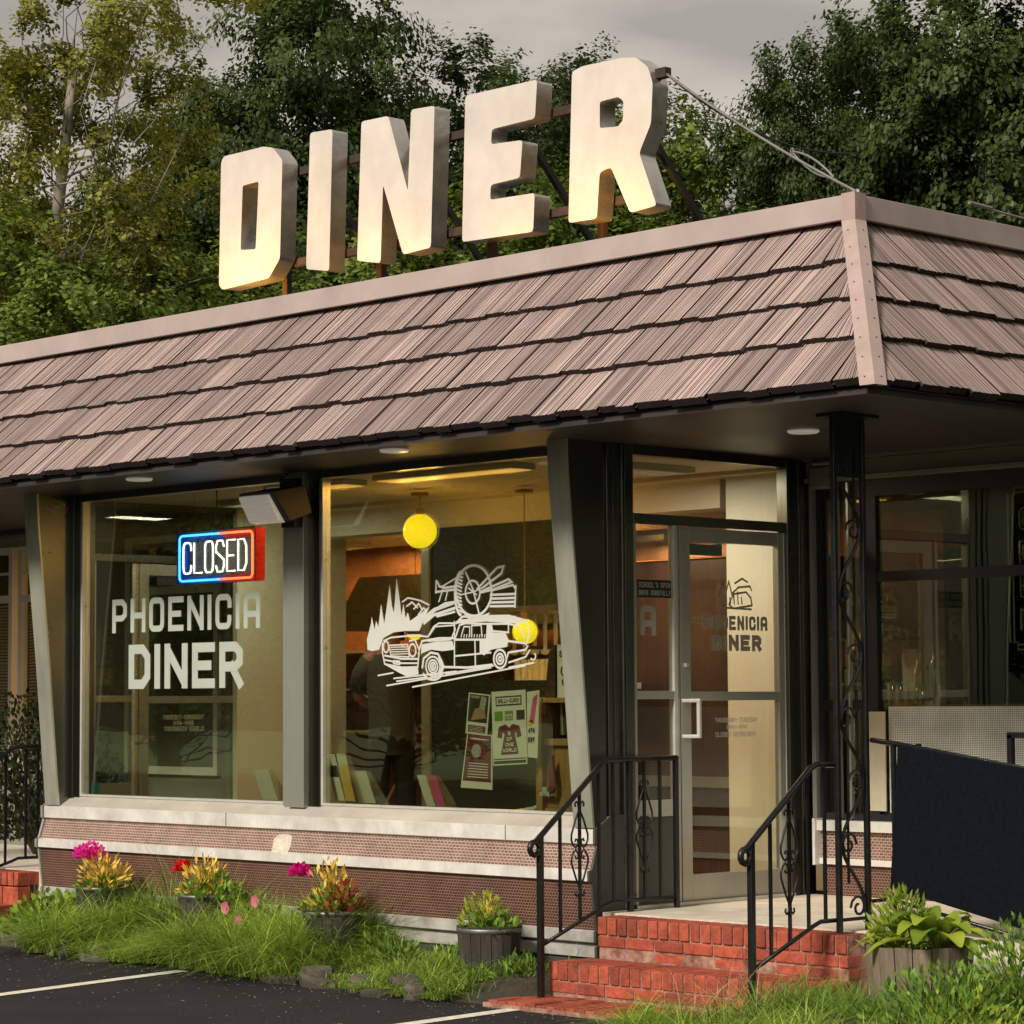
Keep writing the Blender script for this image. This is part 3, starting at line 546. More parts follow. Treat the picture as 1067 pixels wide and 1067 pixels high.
# door walls
def doorwall(X, sg, right=True):
    o = D; z0 = .40
    f = MB()   # trims: (y0,y1,proud)
    for y0, y1, p in ((.0, .035, .006), (.035, .05, -.004), (.05, .105, .0), (.105, .12, .02), (.12, .13, .004), (.13, .20, .016)):
        a, b = sorted((X + sg * p, X - sg * .05)); f.box(a, b, y0, y1, z0 - .02, 2.94)
    for y0, y1, p in ((1.50, 1.53, .03), (1.53, 1.62, .006), (1.62, 1.64, .02), (1.64, 1.75, .008)):
        a, b = sorted((X + sg * p, X - sg * .05)); f.box(a, b, y0, y1, z0 - .02, 2.94)
    a, b = sorted((X + sg * .016, X - sg * .05)); f.box(a, b, .20, 1.50, 2.885, 2.94); f.box(a, b, .20, 1.50, 2.505, 2.56)
    fr = f.build('door_surround', 'darksteel', o, bevel=.003)
    s_ = MB(); a, b = sorted((X + sg * .01, X - sg * .03))
    s_.box(a, b, .20, .225, z0, 2.505, 0); s_.box(a, b, .225, .53, .88, .97); a2, b2 = sorted((X + sg * .002, X - sg * .03)); s_.box(a2, b2, .225, .53, z0, .878, 1); s_.box(a, b, .225, .53, 1.53, 1.575)
    s_.box(a, b, .53, .56, z0, 2.505, 2); s_.box(a2, b2, .56, .585, z0, 2.505)
    sd_ = s_.build('sidelight', ['steel', 'base', 'bright'], o, bevel=.002)
    a, b = sorted((X - sg * .008, X - sg * .014)); MB().box(a, b, .225, .53, .97, 2.505).box(a, b, .20, 1.50, 2.56, 2.885).build('pane', 'doorglass', sd_)
    d = MB(); a, b = sorted((X + sg * .006, X - sg * .035)); d.box(a, b, .588, .672, .40, 2.498); d.box(a, b, 1.44, 1.487, .40, 2.498); d.box(a, b, .672, 1.44, .40, .545); d.box(a, b, .672, 1.44, 2.42, 2.498); d.box(a, b, .672, 1.44, 1.52, 1.57)
    d.box(*sorted((X + sg * .009, X - sg * .03)), 1.489, 1.499, .40, 2.5, 1)
    dr = d.build('door', ['steel', 'bright'], o, bevel=.002)
    a, b = sorted((X - sg * .01, X - sg * .016)); MB().box(a, b, .672, 1.44, .545, 1.52).box(a, b, .672, 1.44, 1.57, 2.42).build('door_pane', 'doorglass', dr)
    h = MB(); h.bar((X + sg * .0, .60, 1.52), (X + sg * .075, .66, 1.52), .02); h.bar((X + sg * .075, .66, 1.53), (X + sg * .075, .66, 1.31), .022); h.bar((X + sg * .0, .60, 1.32), (X + sg * .075, .66, 1.32), .02)
    h.build('handle', 'bright', dr, bevel=.004)
    k = MB(); k.bar((X + sg * .0, .63, 1.72), (X + sg * .02, .63, 1.72), .022); k.build('lock', 'bright', dr)
    cl = MB(); cl.box(*sorted((X - sg * .09, X - sg * .04)), .70, 1.0, 2.35, 2.41); cl.bar((X - sg * .08, .95, 2.40), (X - sg * .2, 1.2, 2.45), .02); cl.build('door_closer', 'black', dr)
    return dr, sd_
DR, SDL = doorwall(0.0, 1); DL, SDL2 = doorwall(XL, -1)
# door lettering
X_ = .0095 - .012
def dtext(mb, s, y0, y1, z0, z1, th, gap=.28, mi=0, x=-.0055): text(mb, s, y1 - y0, z1 - z0, th, xplane(x, y0, z0), mi, gap)
dt = MB()
def yz(px, py): p = at(px, py, 0, 0); return p[1], p[2]
def dpx(s, pl, pb, pr, pt, th, mi=0):
    a = yz(pl, pb); b = yz(pr, pb); c = yz(pl, pt); dtext(dt, s, a[0], b[0], a[1], c[1], th, mi=mi)
dpx('PHOENICIA', 735, 656, 800, 641, .020); dpx('DINER', 743, 678, 794, 661, .028)
dt.build('name_lettering', ['decalg', 'decal'], DR); dt = MB()
dpx('THURSDAY-TUESDAY', 746, 753, 790, 748, .0048, 1); dpx('8AM-4PM', 758, 760, 779, 755, .0048, 1); dpx('CLOSED WEDNESDAY', 746, 768, 789, 763, .0048, 1)
dt.build('hours_lettering', ['decalg', 'decal'], DR)
dt = MB(); dpx('ONLY', 721, 650, 736, 643, .008); dt.build('word_lettering', 'decalg', DR)
# little car emblem on the door
em = MB()
def emb(pts, w, cl=False):
    q = [yz(px, py) for px, py in pts]; strip(em, q, w, lambda u, v, d=0: (-.0052 + d, u, v), 0, cl)
for pts in ([(748, 624), (752, 609), (756, 622), (760, 606), (764, 622)], [(760, 630), (765, 619), (778, 617), (783, 623), (784, 631), (765, 634), (760, 630)], [(764, 618), (770, 612), (782, 611), (784, 616)], [(766, 608), (774, 603), (780, 607)], [(754, 633), (784, 635)]): emb(pts, .006)
for i in range(7): emb([(749 + i * 4, 622 - (i % 3) * 3), (750 + i * 4, 630)], .005)
em.build('car_emblem', 'decalg', DR)
st = MB(); a = yz(665, 622); b = yz(700, 605); st.box(-.0065, -.0055, a[0], b[0], a[1], b[1], 0)
text(st, "SCHOOL'S OPEN", (b[0] - a[0]) * .94, .030, .005, xplane(-.0050, a[0] + .01, a[1] + .055), 1); text(st, "DRIVE CAREFULLY", (b[0] - a[0]) * .94, .028, .005, xplane(-.0050, a[0] + .01, a[1] + .012), 1)
st.build('sticker', ['black', 'decal'], SDL)
st = MB(); a = yz(668, 662); b = yz(684, 631); text(st, 'A', b[0] - a[0], b[1] - a[1], .035, xplane(-.0052, a[0], a[1]), 0); st.build('reflected_letter', 'decalg', SDL)  # reflection of the A in PHOENICIA, painted onto the sidelight
# front window lettering
t1 = MB(); textpx(t1, 'PHOENICIA', 117, 660, 271, 625, .0105, .040, gap=.34); textpx(t1, 'DINER', 134, 718, 253, 672, .0105, .062, gap=.26)
t1.build('window_lettering', 'decal', W1)
hl = MB()
def mtext(s, pl, pb, pr, pt, th):
    a = at(pl, pb, 0, XL); b = at(pr, pb, 0, XL); c = at(pl, pt, 0, XL)
    w_ = b[1] - a[1]; text(hl, s, w_, c[2] - a[2], th, lambda u, v, d=0: (XL + .03 + d, a[1] + w_ - u, a[2] + v))
mtext('THURSDAY-TUESDAY', 167, 750, 210, 745, .006); mtext('8AM-4PM', 178, 756, 199, 751, .006); mtext('CLOSED WEDNESDAY', 168, 762, 210, 757, .006)
hl.build('door_lettering', 'decal', DL)
# car artwork on window 2, traced as strokes on the glass
art = MB(); YA = .0105
def ap(cx, cy): p = at(320 + cx / 3.334, 470 + cy / 3.334, 1, YA); return p[0], p[2]
def amap(u, v, d=0): return (u, YA - d, v)
_k = [0]
def stroke(pts, w=1.0, cl=False): _k[0] += 1; strip(art, [ap(*p) for p in pts], w * .0042, amap, 0, cl, d=(_k[0] % 5) * .0004)
def fill(pts):
    _k[0] += 1; d = (_k[0] % 5) * .0004; art.add([amap(*ap(*p), d) for p in pts], [tuple(range(len(pts)))])
fill([(210, 690), (208, 655), (222, 600), (225, 575), (234, 620), (240, 590), (248, 610), (257, 530), (268, 600), (274, 560), (287, 465), (295, 540), (302, 560), (311, 440), (322, 520), (328, 570), (335, 530), (342, 580), (350, 560), (358, 590), (400, 560), (425, 540), (400, 600), (390, 625), (340, 625), (300, 630), (265, 650), (250, 690), (225, 695)])
for p in ([(330, 525), (350, 510), (375, 515), (395, 520), (425, 535)], [(345, 540), (365, 525), (385, 545)], [(370, 550), (388, 530), (400, 550)], [(385, 570), (405, 545), (415, 555)]): stroke(p, 1.2)
# body outlines
stroke([(265, 660), (290, 648), (370, 640), (420, 645), (440, 610), (458, 598), (510, 598), (515, 620), (500, 655), (420, 660)], 1.2)
stroke([(262, 665), (262, 700), (270, 740), (330, 752), (385, 750), (390, 690), (375, 655), (355, 660)], 1.3)
stroke([(285, 675), (350, 672), (355, 715), (292, 712), (285, 675)], 1); 
for i in range(4): stroke([(290, 682 + i * 8), (350, 680 + i * 8)], .7)
stroke(arc(275, 680, 9, 20, 0, 360, 14), 1.3); stroke(arc(367, 692, 12, 22, 0, 360, 14), 1.3)
stroke([(268, 710), (330, 722), (385, 722)], 1.4); stroke([(268, 725), (330, 737), (385, 737)], 1.2); stroke([(300, 728), (322, 730), (322, 742), (300, 738), (300, 728)], 1)
fill([(270, 742), (310, 752), (385, 752), (388, 775), (350, 785), (320, 770)])
stroke([(390, 690), (400, 660), (460, 650), (512, 650)], 1.5); fill([(398, 672), (450, 662), (505, 660), (512, 690), (470, 695), (430, 690), (405, 700), (395, 705)])
stroke([(512, 590), (512, 755)], 1.2); stroke([(583, 652), (585, 748)], 1.2); stroke([(512, 655), (620, 655), (700, 660), (760, 668)], 1.5)
stroke([(515, 650), (530, 605), (550, 598), (620, 600), (700, 600), (740, 610), (755, 650)], 1.4)
stroke([(425, 640), (445, 610), (510, 605)], 1); stroke([(535, 645), (545, 610), (565, 610), (565, 645)], 1); stroke([(572, 645), (572, 606), (605, 605), (608, 645)], 1); stroke([(640, 602), (645, 625), (700, 630), (700, 602)], 1.2)
for i in range(10): stroke([(535 + i * 9, 648), (538 + i * 9, 636)], .8)
fill([(625, 600), (640, 604), (645, 630), (690, 632), (700, 655), (695, 680), (640, 690), (615, 710), (600, 700), (600, 656), (622, 650)])
fill([(515, 600), (535, 585), (600, 578), (720, 572), (760, 590), (740, 600), (620, 592), (540, 598)])
stroke([(515, 600), (540, 575), (700, 572), (765, 590), (770, 640), (760, 675)], 1.5); stroke([(385, 620), (400, 585), (430, 560), (480, 530), (515, 525)], 2); stroke([(405, 600), (440, 570), (515, 545)], 2); stroke([(450, 575), (515, 558)], 1.5)
fill([(385, 610), (398, 580), (440, 545), (512, 522), (512, 532), (450, 555), (405, 595)])
stroke([(400, 755), (405, 720), (430, 700), (455, 705), (468, 730), (470, 755)], 1.6); stroke([(470, 750), (560, 752), (645, 742)], 1.6)
stroke([(515, 712), (640, 700)], 1.2)
for c_, r_ in (((438, 748), 34), ((438, 748), 22), ((438, 748), 13), ((438, 748), 5)): stroke(arc(c_[0], c_[1], r_ * .72, r_, 0, 360, 20)[:-1], 1.3, True)
for c_, r_ in (((671, 722), 32), ((671, 722), 18), ((671, 722), 7)): stroke(arc(c_[0], c_[1], r_ * .68, r_, 0, 360, 20)[:-1], 1.5, True)
stroke(arc(438, 748, 40, 47, 150, 30, 10), 1.5)
fill([(455, 715), (468, 722), (478, 750), (465, 780), (440, 792), (458, 775), (466, 750)])
stroke([(694, 720), (700, 700), (760, 690), (768, 675)], 1.3); stroke([(700, 735), (760, 715), (775, 690)], 1.2); stroke(arc(785, 713, 9, 12, -60, 150, 8), 1.1)
for a_, b_ in (((275, 815), (640, 752)), ((365, 820), (760, 745)), ((310, 800), (420, 785)), ((480, 775), (650, 745)), ((245, 780), (300, 770)), ((300, 790), (520, 765)), ((700, 752), (790, 735))): stroke([a_, b_], 1.1)
# skis, tyre and paddles on the roof rack
stroke([(450, 450), (460, 470), (480, 475), (530, 468)], 1.6); stroke([(445, 490), (520, 480)], 1.6); stroke([(448, 448), (447, 495)], 1.3); stroke([(457, 525), (472, 478)], 1.1); stroke([(480, 520), (490, 480)], 1.1); stroke([(470, 470), (520, 440)], 1.1)
stroke(arc(580, 485, 62, 88, 0, 360, 30)[:-1], 1.8, True); stroke(arc(536, 495, 22, 75, 90, 270, 12), 2.2)
for i in range(12): stroke([(518 + abs(i - 6) * 1.5, 420 + i * 12), (536 + abs(i - 6) * 1.0, 428 + i * 12)], 1.3)
stroke(arc(576, 490, 25, 40, 0, 360, 20)[:-1], 1.5, True); fill([(540, 560), (600, 575), (635, 560), (628, 578), (560, 582)])
stroke([(550, 420), (576, 480), (600, 575)], 1.3); stroke([(620, 470), (576, 490), (530, 500)], 1)
stroke([(590, 480), (660, 405), (682, 400), (675, 425), (610, 475)], 1.6); stroke([(600, 490), (700, 445), (710, 455), (650, 480), (600, 492)], 1.6); stroke([(560, 475), (590, 500)], 1); stroke([(640, 485), (715, 465), (725, 480)], 1.4)
for i in range(4): stroke([(635, 500 + i * 13), (722, 496 + i * 14)], 1.6)
stroke([(725, 465), (722, 545)], 1.3)
art.build('car_artwork', 'decalw', W2)
# ------------------------------------------------------------------ interior shell seen through the glass
iw = MB(); iw.box(-.78, -.05, 1.88, 1.95, .39, 2.92); iw.build('partition', 'cream', D)
iw = MB(); iw.box(XL + .03, XL + .08, 1.42, 2.45, .39, 2.92); iw.build('partition', 'cream', D)
gw = MB()       # green wall with the kitchen pass-through
for a in ((-3.62, -3.0, .39, 2.72), (-3.0, -2.05, .39, 1.66), (-3.0, -2.05, 2.16, 2.72), (-2.05, -1.95, .39, 2.72)): gw.box(a[0], a[1], 1.90, 1.96, a[2], a[3])
gw.build('partition', 'green', D)
bh = MB(); bh.box(-5.0, -.9, 1.96, 2.2, 2.72, 2.9); bh.build('bulkhead', 'cream', D)
bh = MB(); bh.box(-3.6, -3.52, 1.88, 1.90, .39, 2.72); bh.build('partition_edge', 'steel', D)
# vestibule wood doors seen through the entrance
ws = MB(); ws.box(-2.7, -1.02, 2.6, 2.66, .39, 2.45, 0); ws.box(-2.7, -1.02, 2.58, 2.60, .95, 1.02, 1); ws.box(-1.76, -1.75, 2.585, 2.6, .4, 2.45, 2)
ws.build('inner_doors', ['wood', 'steel', 'black'], D)
cb_ = MB(); cb_.box(-3.2, -1.0, 2.55, 2.60, 2.46, 2.60, 0); cb_.box(-3.2, -1.0, 2.50, 2.55, 2.62, 2.66, 1); cb_.build('door_header', ['copper', 'steel'], D)
ld = MB(); ld.box(-5.0, -2.45, .07, .30, .84, .88); ld.box(-2.45, -.2, .07, .30, .84, .88); ld.build('interior_ledge', 'steel', D)
bk = MB(); bk.box(-10.9, -9.6, 5.2, 5.26, .4, 2.9); bk.build('partition', 'wood', D)
# ------------------------------------------------------------------ interior things
def pend(px, py, rad, y, label):
    c = at(px, py, 1, y); e = thing('pendant_lamp', label, 'lamp', tuple(c), 'yellow globe pendant lamps')
    MB().lathe([(rad * math.sin(math.pi * i / 18), -rad * math.cos(math.pi * i / 18)) for i in range(19)], c, 32).build('globe', 'yellow', e, smooth=True)
    MB().tube([(c[0], c[1], c[2] + rad), (c[0], c[1], 2.9)], .004, 6).lathe([(.001, -.03), (.06, -.03), (.06, -.01)], (c[0], c[1], 2.91), 20).lathe([(.02, rad - .01), (.03, rad + .02), (.02, rad + .04)], c, 16).build('cord', 'tan', e)
    l = bpy.data.lights.new('pendant_bulb', 'POINT'); l.energy = 38; l.color = (1, .47, .12); l.shadow_soft_size = rad * 1.1; lo = bpy.data.objects.new('pendant_bulb', l); COL.objects.link(lo); lo.location = (c[0], c[1], c[2]); setpar(lo, e); return c
pend(437.5, 553.5, .113, 1.25, 'large glowing yellow globe pendant hanging near the ceiling behind the window')
pend(547, 658, .082, 1.6, 'glowing yellow globe for a mirrored pendant behind the rear of the painted car')  # globe built in place of a pendant's mirror reflection
pend(433, 657, .085, 5.2, 'yellow globe for a mirrored pendant mostly hidden behind the painted car bonnet')  # another mirrored pendant built as a globe of its own
def ceil_light(x, y, z, sx, sy, energy, colr, label, up=False, dm='tubeoff'):
    e = thing('ceiling_light', label, 'ceiling light', (x, y, z), 'ceiling lights inside the diner')
    MB().box(x - sx, x + sx, y - sy, y + sy, z - .035, z - .002).build('frame', 'steel', e); MB().box(x - sx + .02, x + sx - .02, y - sy + .02, y + sy - .02, z - .04, z - .0355).build('diffuser', dm, e)
    l = bpy.data.lights.new('ceiling_bulb', 'AREA'); l.shape = 'RECTANGLE'; l.size = sx * 1.8; l.size_y = sy * 1.8; l.energy = energy; l.color = colr; lo = bpy.data.objects.new('ceiling_bulb', l); COL.objects.link(lo); lo.location = (x, y, z + (.02 if up else -.045)); lo.rotation_euler = (math.pi if up else 0, 0, 0); setpar(lo, e)
    if up: MB().tube([(x - sx * .8, y, z - .005), (x - sx * .8, y, 2.925)], .004, 5).build('hanger', 'wire', e)
    if up: MB().tube([(x + sx * .8, y, z - .005), (x + sx * .8, y, 2.925)], .004, 5).build('hanger', 'wire', e)
ceil_light(-.75, .95, 2.925, .15, .45, 16, (1, .92, .76), 'added ceiling light just inside the entrance door')  # unseen lamp added to light the vestibule walls
ceil_light(-4.45, 1.1, 2.925, .12, .25, 9, (1, .96, .85), 'added ceiling light behind the left window')  # unseen lamp added to brighten the pale left partition
ceil_light(-1.9, 2.25, 2.60, .3, .05, 5, (1, .75, .45), 'added strip light inside above the brown inner doors')  # unseen lamp added to brighten the inner doors
ceil_light(-5.2, 4.3, 2.90, .6, .3, 110, (1, .52, .20), 'orange kitchen light over the shelves')
ceil_light(-7.8, 4.4, 2.90, .5, .25, 38, (1, .50, .18), 'second orange kitchen light further left over the shelves')
ceil_light(-1.7, .42, 2.925, .62, .10, 20, (1, .42, .08), 'long added orange glow strip on the ceiling right of the globe pendant', dm='orange_ceiling_glow')  # glowing strip added to give the ceiling its orange light
ceil_light(-3.0, .42, 2.925, .40, .10, 10, (1, .42, .08), 'shorter added orange glow strip on the ceiling left of the globe pendant', dm='orange_ceiling_glow')  # second added strip, carries the orange ceiling glow further left
# kitchen: hood, shelves, counter
kc = thing('kitchen_hood', 'stainless kitchen hood glowing warm above the pass-through', 'hood', (-3.0, 4.2, 2.2))
h = MB(); h.prism([(-6.6, 3.9, 2.55), (-6.6, 3.6, 2.1), (-6.6, 4.8, 2.1), (-6.6, 4.8, 2.55)], (4.6, 0, 0)); h.build('canopy', 'steel', kc)
MB().box(-6.3, -2.3, 4.0, 4.06, 2.07, 2.095).build('lamp_strip', 'tubeoff', kc)
kb = thing('kitchen_shelf', 'stainless wall shelves stacked with pans in the lit kitchen', 'shelf', (-4.5, 4.9, .4))
h = MB(); h.box(-9.5, -1.6, 5.2, 5.25, .4, 2.9); h.build('back_panel', 'copper', kb)
h = MB()
for z in (1.25, 1.62, 1.95): h.box(-9.4, -1.8, 4.85, 5.19, z, z + .02)
h.build('shelf_board', 'steel', kb)
for i in range(16):
    h = MB(); x = -9.2 + i * .46; z = [1.271, 1.641][i % 2]; r_ = random.uniform(.05, .1); h.lathe([(.001, 0), (r_, 0), (r_ * 1.05, random.uniform(.08, .25)), (r_ * .9, .12)], (x, random.uniform(4.95, 5.08), z), 14, mi=0)
    tag(h.build('kitchen_pan', ['steel', 'tan', 'cream'][i % 3]), ORD[i // 2] + ' pan from the left standing on the ' + ['lower', 'upper'][i % 2] + ' kitchen shelf in the warm light', 'pan', 'pans on the kitchen shelves')
ut = thing('utensil_rack', 'row of steel ladles and bar pipes hanging in the kitchen pass-through', 'rack', (-2.2, 2.15, 2.1))
h = MB(); h.bar((-3.0, 2.15, 2.12), (-2.0, 2.15, 2.12), .02)
for i in range(9): x = -2.95 + i * .1; h.bar((x, 2.15, 2.12), (x, 2.15, 1.86 + random.uniform(-.03, .05)), .018); h.lathe([(.001, -.03), (.03, -.02), (.036, .01)], (x, 2.15, 1.86), 10)
h.build('ladles', 'bright', ut)
cn = thing('serving_counter', 'white ribbed serving counter below the kitchen pass-through', 'counter', (-2.2, 2.4, .4))
h = MB(); h.box(-3.0, -2.0, 2.1, 2.4, 1.60, 1.64); 
for i in range(16): h.lathe([(.001, .0), (.03, 0), (.03, .16), (.001, .16)], (-2.96 + i * .06, 2.2, 1.645), 8)
h.build('cups_row', 'cream', cn, smooth=False)
# person seen from behind, sweeping
def skin(name, chain, mat_, parent, sub=1):
    """chain: (verts[(co, r)], edges)"""
    me = bpy.data.meshes.new(name); me.from_pydata([v[0] for v in chain[0]], chain[1], []); o = bpy.data.objects.new(name, me); COL.objects.link(o)
    s_ = o.modifiers.new('skin', 'SKIN')
    for i, v in enumerate(chain[0]):
        r_ = v[1] if hasattr(v[1], '__len__') else (v[1], v[1]); me.skin_vertices[0].data[i].radius = r_
    me.skin_vertices[0].data[0].use_root = True
    b = o.modifiers.new('sub', 'SUBSURF'); b.levels = sub; b.render_levels = sub + 1; me.materials.append(M[mat_]); setpar(o, parent); return o
c0 = at(408, 740, 1, 2.1); PX, PY = c0[0], c0[1]; fz = .385
P = thing('person', 'person in grey T-shirt and dark trousers seen from behind holding a broom', 'person', (PX, PY, fz))
ax = np.array([.70, .71, 0]); fw = np.array([-.71, .70, 0])     # sideways (to the right in the picture), facing away
def pp_(s_, f_, z): return tuple(np.array([PX, PY, fz]) + ax * s_ + fw * f_ + np.array([0, 0, z]))
V_ = [(pp_(0, 0, .95), .08), (pp_(0, .0, 1.15), .08), (pp_(0, -.01, 1.35), .09), (pp_(0, 0, 1.47), .09), (pp_(0, .01, 1.55), .055), (pp_(0, .03, 1.62), .075), (pp_(0, .03, 1.72), .09), (pp_(0, .03, 1.79), .06),
      (pp_(.19, 0, 1.43), .065), (pp_(.25, .0, 1.16), .045), (pp_(.27, .04, .92), .032), (pp_(.28, .05, .86), .035), (pp_(-.19, 0, 1.43), .065), (pp_(-.25, .08, 1.18), .045), (pp_(-.12, .26, 1.08), .032), (pp_(-.06, .28, 1.07), .035),
      (pp_(.09, 0, .86), .07), (pp_(.10, .01, .48), .05), (pp_(.10, -.02, .09), .04), (pp_(.10, .12, .04), .04), (pp_(-.09, 0, .86), .07), (pp_(-.10, .04, .48), .05), (pp_(-.105, .03, .09), .04), (pp_(-.11, .17, .04), .04)]
E_ = [(0, 1), (1, 2), (2, 3), (3, 4), (4, 5), (5, 6), (6, 7), (3, 8), (8, 9), (9, 10), (10, 11), (3, 12), (12, 13), (13, 14), (14, 15), (0, 16), (16, 17), (17, 18), (18, 19), (0, 20), (20, 21), (21, 22), (22, 23)]
skin('body', (V_, E_), 'skin', P)
def loft(name, rings, mat_, parent, n=18):
    k = MB(); vs = []
    for (s0, f0, z), hw, hd in rings:
        for i in range(n):
            a_ = 2 * math.pi * i / n; w_ = 1 + .02 * math.sin(3 * a_ + z * 9) + .015 * math.sin(7 * a_ + z * 23)
            vs.append(pp_(s0 + hw * w_ * math.cos(a_), f0 + hd * w_ * math.sin(a_), z))
    m = len(rings); k.add(vs, [(j * n + i, j * n + (i + 1) % n, (j + 1) * n + (i + 1) % n, (j + 1) * n + i) for j in range(m - 1) for i in range(n)] + [tuple(range(n)), tuple((m - 1) * n + i for i in reversed(range(n)))]); return k
def _join(name, ks, mat_):
    K = MB()
    for k in ks: o_ = len(K.v); K.v += k.v; K.f += [[i + o_ for i in f] for f in k.f]; K.m += k.m; K.r += k.r
    return K.build(name, mat_, P, smooth=True)
tor = loft('', [((0, 0, .86), .175, .125), ((0, 0, .92), .17, .125), ((0, 0, 1.05), .16, .115), ((0, 0, 1.2), .175, .125), ((0, 0, 1.33), .195, .13), ((0, 0, 1.41), .20, .115), ((0, .0, 1.47), .15, .095), ((0, .005, 1.51), .075, .07)], 'shirt', P)
def sleeve(a, b, c, r0, r1): return MB().tube([pp_(*a), pp_(*b), pp_(*c)], [r0, (r0 + r1) / 2, r1], 12)
_join('shirt', [tor, sleeve((.15, 0, 1.43), (.215, 0, 1.34), (.245, 0, 1.20), .075, .066), sleeve((-.15, 0, 1.43), (-.215, .02, 1.34), (-.25, .06, 1.22), .075, .066)], 'shirt')
hip = loft('', [((0, 0, .98), .155, .115), ((0, 0, .90), .165, .125), ((0, 0, .80), .175, .13), ((0, 0, .76), .16, .12)], 'trousers', P)
def leg(sx, f1, f2): return MB().tube([pp_(sx * .085, 0, .86), pp_(sx * .095, 0, .70), pp_(sx * .10, f1, .48), pp_(sx * .105, f2, .08)], [.092, .092, .075, .072], 14)
_join('trousers', [hip, leg(1, .01, -.01), leg(-1, .04, .03)], 'trousers')
skin('hair', ([(pp_(0, .02, 1.70), .093), (pp_(0, .015, 1.77), .085), (pp_(0, .0, 1.66), .07)], [(0, 1), (0, 2)]), 'hair', P)
sh = MB(); 
for sx in (.10, -.11): c = np.array(pp_(sx, .08 + (.04 if sx < 0 else 0), .04)); sh.obox(c, fw * .13, ax * .05, (0, 0, .04))
sh.build('shoes', 'black', P, bevel=.03)
hd_ = MB()
for k, (o_, ln) in enumerate(((-.02, .07), (-.007, .08), (.007, .078), (.02, .062))):
    a = np.array(pp_(.28 + .0, .05 + o_, .84)); hd_.tube([a, a + (0, 0, -ln * .5), a + fw * .005 + ax * -.008 + (0, 0, -ln)], [.0095, .009, .007], 6)
a = np.array(pp_(.265, .085, .87)); hd_.tube([a, a + fw * .02 + (0, 0, -.03), a + fw * .022 + (0, 0, -.055)], [.011, .010, .008], 6)
hd_.build('fingers', 'skin', P, smooth=True)
wb = MB(); wb.lathe([(.037, -.012), (.038, .012)], pp_(.272, .04, .93), 12); wb.build('wristband', 'black', P)
bs = thing('broom', 'long wooden broom leaning from the hand of the person indoors', 'broom', pp_(-.2, .4, 0))
a = at(433, 778, 1, 2.22); b = at(398, 845, 1, 2.05); MB().tube([a, b + (b - a) * 1.7], .0125, 8).build('stick', 'tan', bs)
e_ = b + (b - a) * 1.7; MB().obox(e_ - (0, 0, .03), (.15, .03, 0), (-.01, .03, 0), (0, 0, .06)).build('bristles', 'straw', bs)
# window ledge things
def leaflet_rack(px0, px1, pyb, pyt, y, label, mats, lean=-.12):
    a = at(px0, pyb, 1, y); b = at(px1, pyb, 1, y); c = at(px0, pyt, 1, y); hgt = c[2] - a[2]; zb = .882
    e = thing('leaflet_rack', label, 'leaflet rack', (a[0], y, zb), 'leaflet holders on the window ledge')
    w_ = (b[0] - a[0]); k = MB(); n = len(mats)
    k.prism([(a[0], y + .10, zb), (a[0], y + .18, zb), (a[0], y + .015, zb + hgt), (a[0], y, zb + hgt)], (w_, 0, 0)); k.build('holder', 'clear', e)
    for i, ms in enumerate(mats):
        q = MB(); t0 = .12 + .22 * i; t1 = min(1.02, t0 + .45)
        for j, mm in enumerate(ms):
            x0 = a[0] + w_ * (j + .05) / len(ms); x1 = a[0] + w_ * (j + .92) / len(ms)
            yy = lambda t: y + .095 - .10 * t - .004 * (3 - i)
            q.add([(x0, yy(t0), zb + hgt * t0), (x1, yy(t0), zb + hgt * t0), (x1, yy(t1), zb + hgt * t1), (x0, yy(t1), zb + hgt * t1)], [(0, 1, 2, 3)], j)
        q.build('leaflets', list(ms), e)
leaflet_rack(340, 362, 838, 783, .05, 'tiered rack of yellow and grey leaflets at the left end of the window ledge', [('paper', 'yellowp'), ('print', 'yellowp'), ('paper', 'paper'), ('print', 'yellowp')])
leaflet_rack(364, 384, 838, 800, .12, 'clear slanting holder with white sheets beside the yellow leaflets', [('paper',), ('paper',), ('paper',)])
leaflet_rack(435, 456, 842, 805, .05, 'small holder of white and pink cards at the middle of the window ledge', [('paper', 'pink'), ('paper', 'pink'), ('paper', 'pink')])
leaflet_rack(264, 282, 836, 800, .08, 'single white display card standing at the left window', [('paper',), ('paper',), ('paper',)])
c = at(96, 826, 1, .15); cu = MB(); cu.lathe([(.001, 0), (.05, 0), (.055, .09), (.058, .1), (.001, .1)], (c[0], .15, .88), 18); tag(cu.build('tub', 'bluepl'), 'blue plastic tub at the far left end of the window ledge', 'tub')
def sheet(name, label, q, mats, draw, y=.025, cat='poster'):
    """q: px corners tl,tr,br,bl"""
    P4 = [at(px, py, 1, y) for px, py in q]; e = thing(name, label, cat, tuple(P4[3]), 'posters taped inside the window')
    MB().prism([tuple(p) for p in reversed(P4)], (0, .0015, 0)).build('sheet', mats[0], e)
    def fm_(u, v, d=0):
        p = P4[3] * (1 - u) * (1 - v) + P4[2] * u * (1 - v) + P4[1] * u * v + P4[0] * (1 - u) * v; return (p[0], p[1] - .001 - d, p[2])
    mb = MB(); draw(mb, fm_); mb.build('printing', mats[1:], e); return e
def rect(mb, f, u0, v0, u1, v1, mi, d=0): mb.add([f(u0, v0, d), f(u1, v0, d), f(u1, v1, d), f(u0, v1, d)], [(0, 1, 2, 3)], mi)
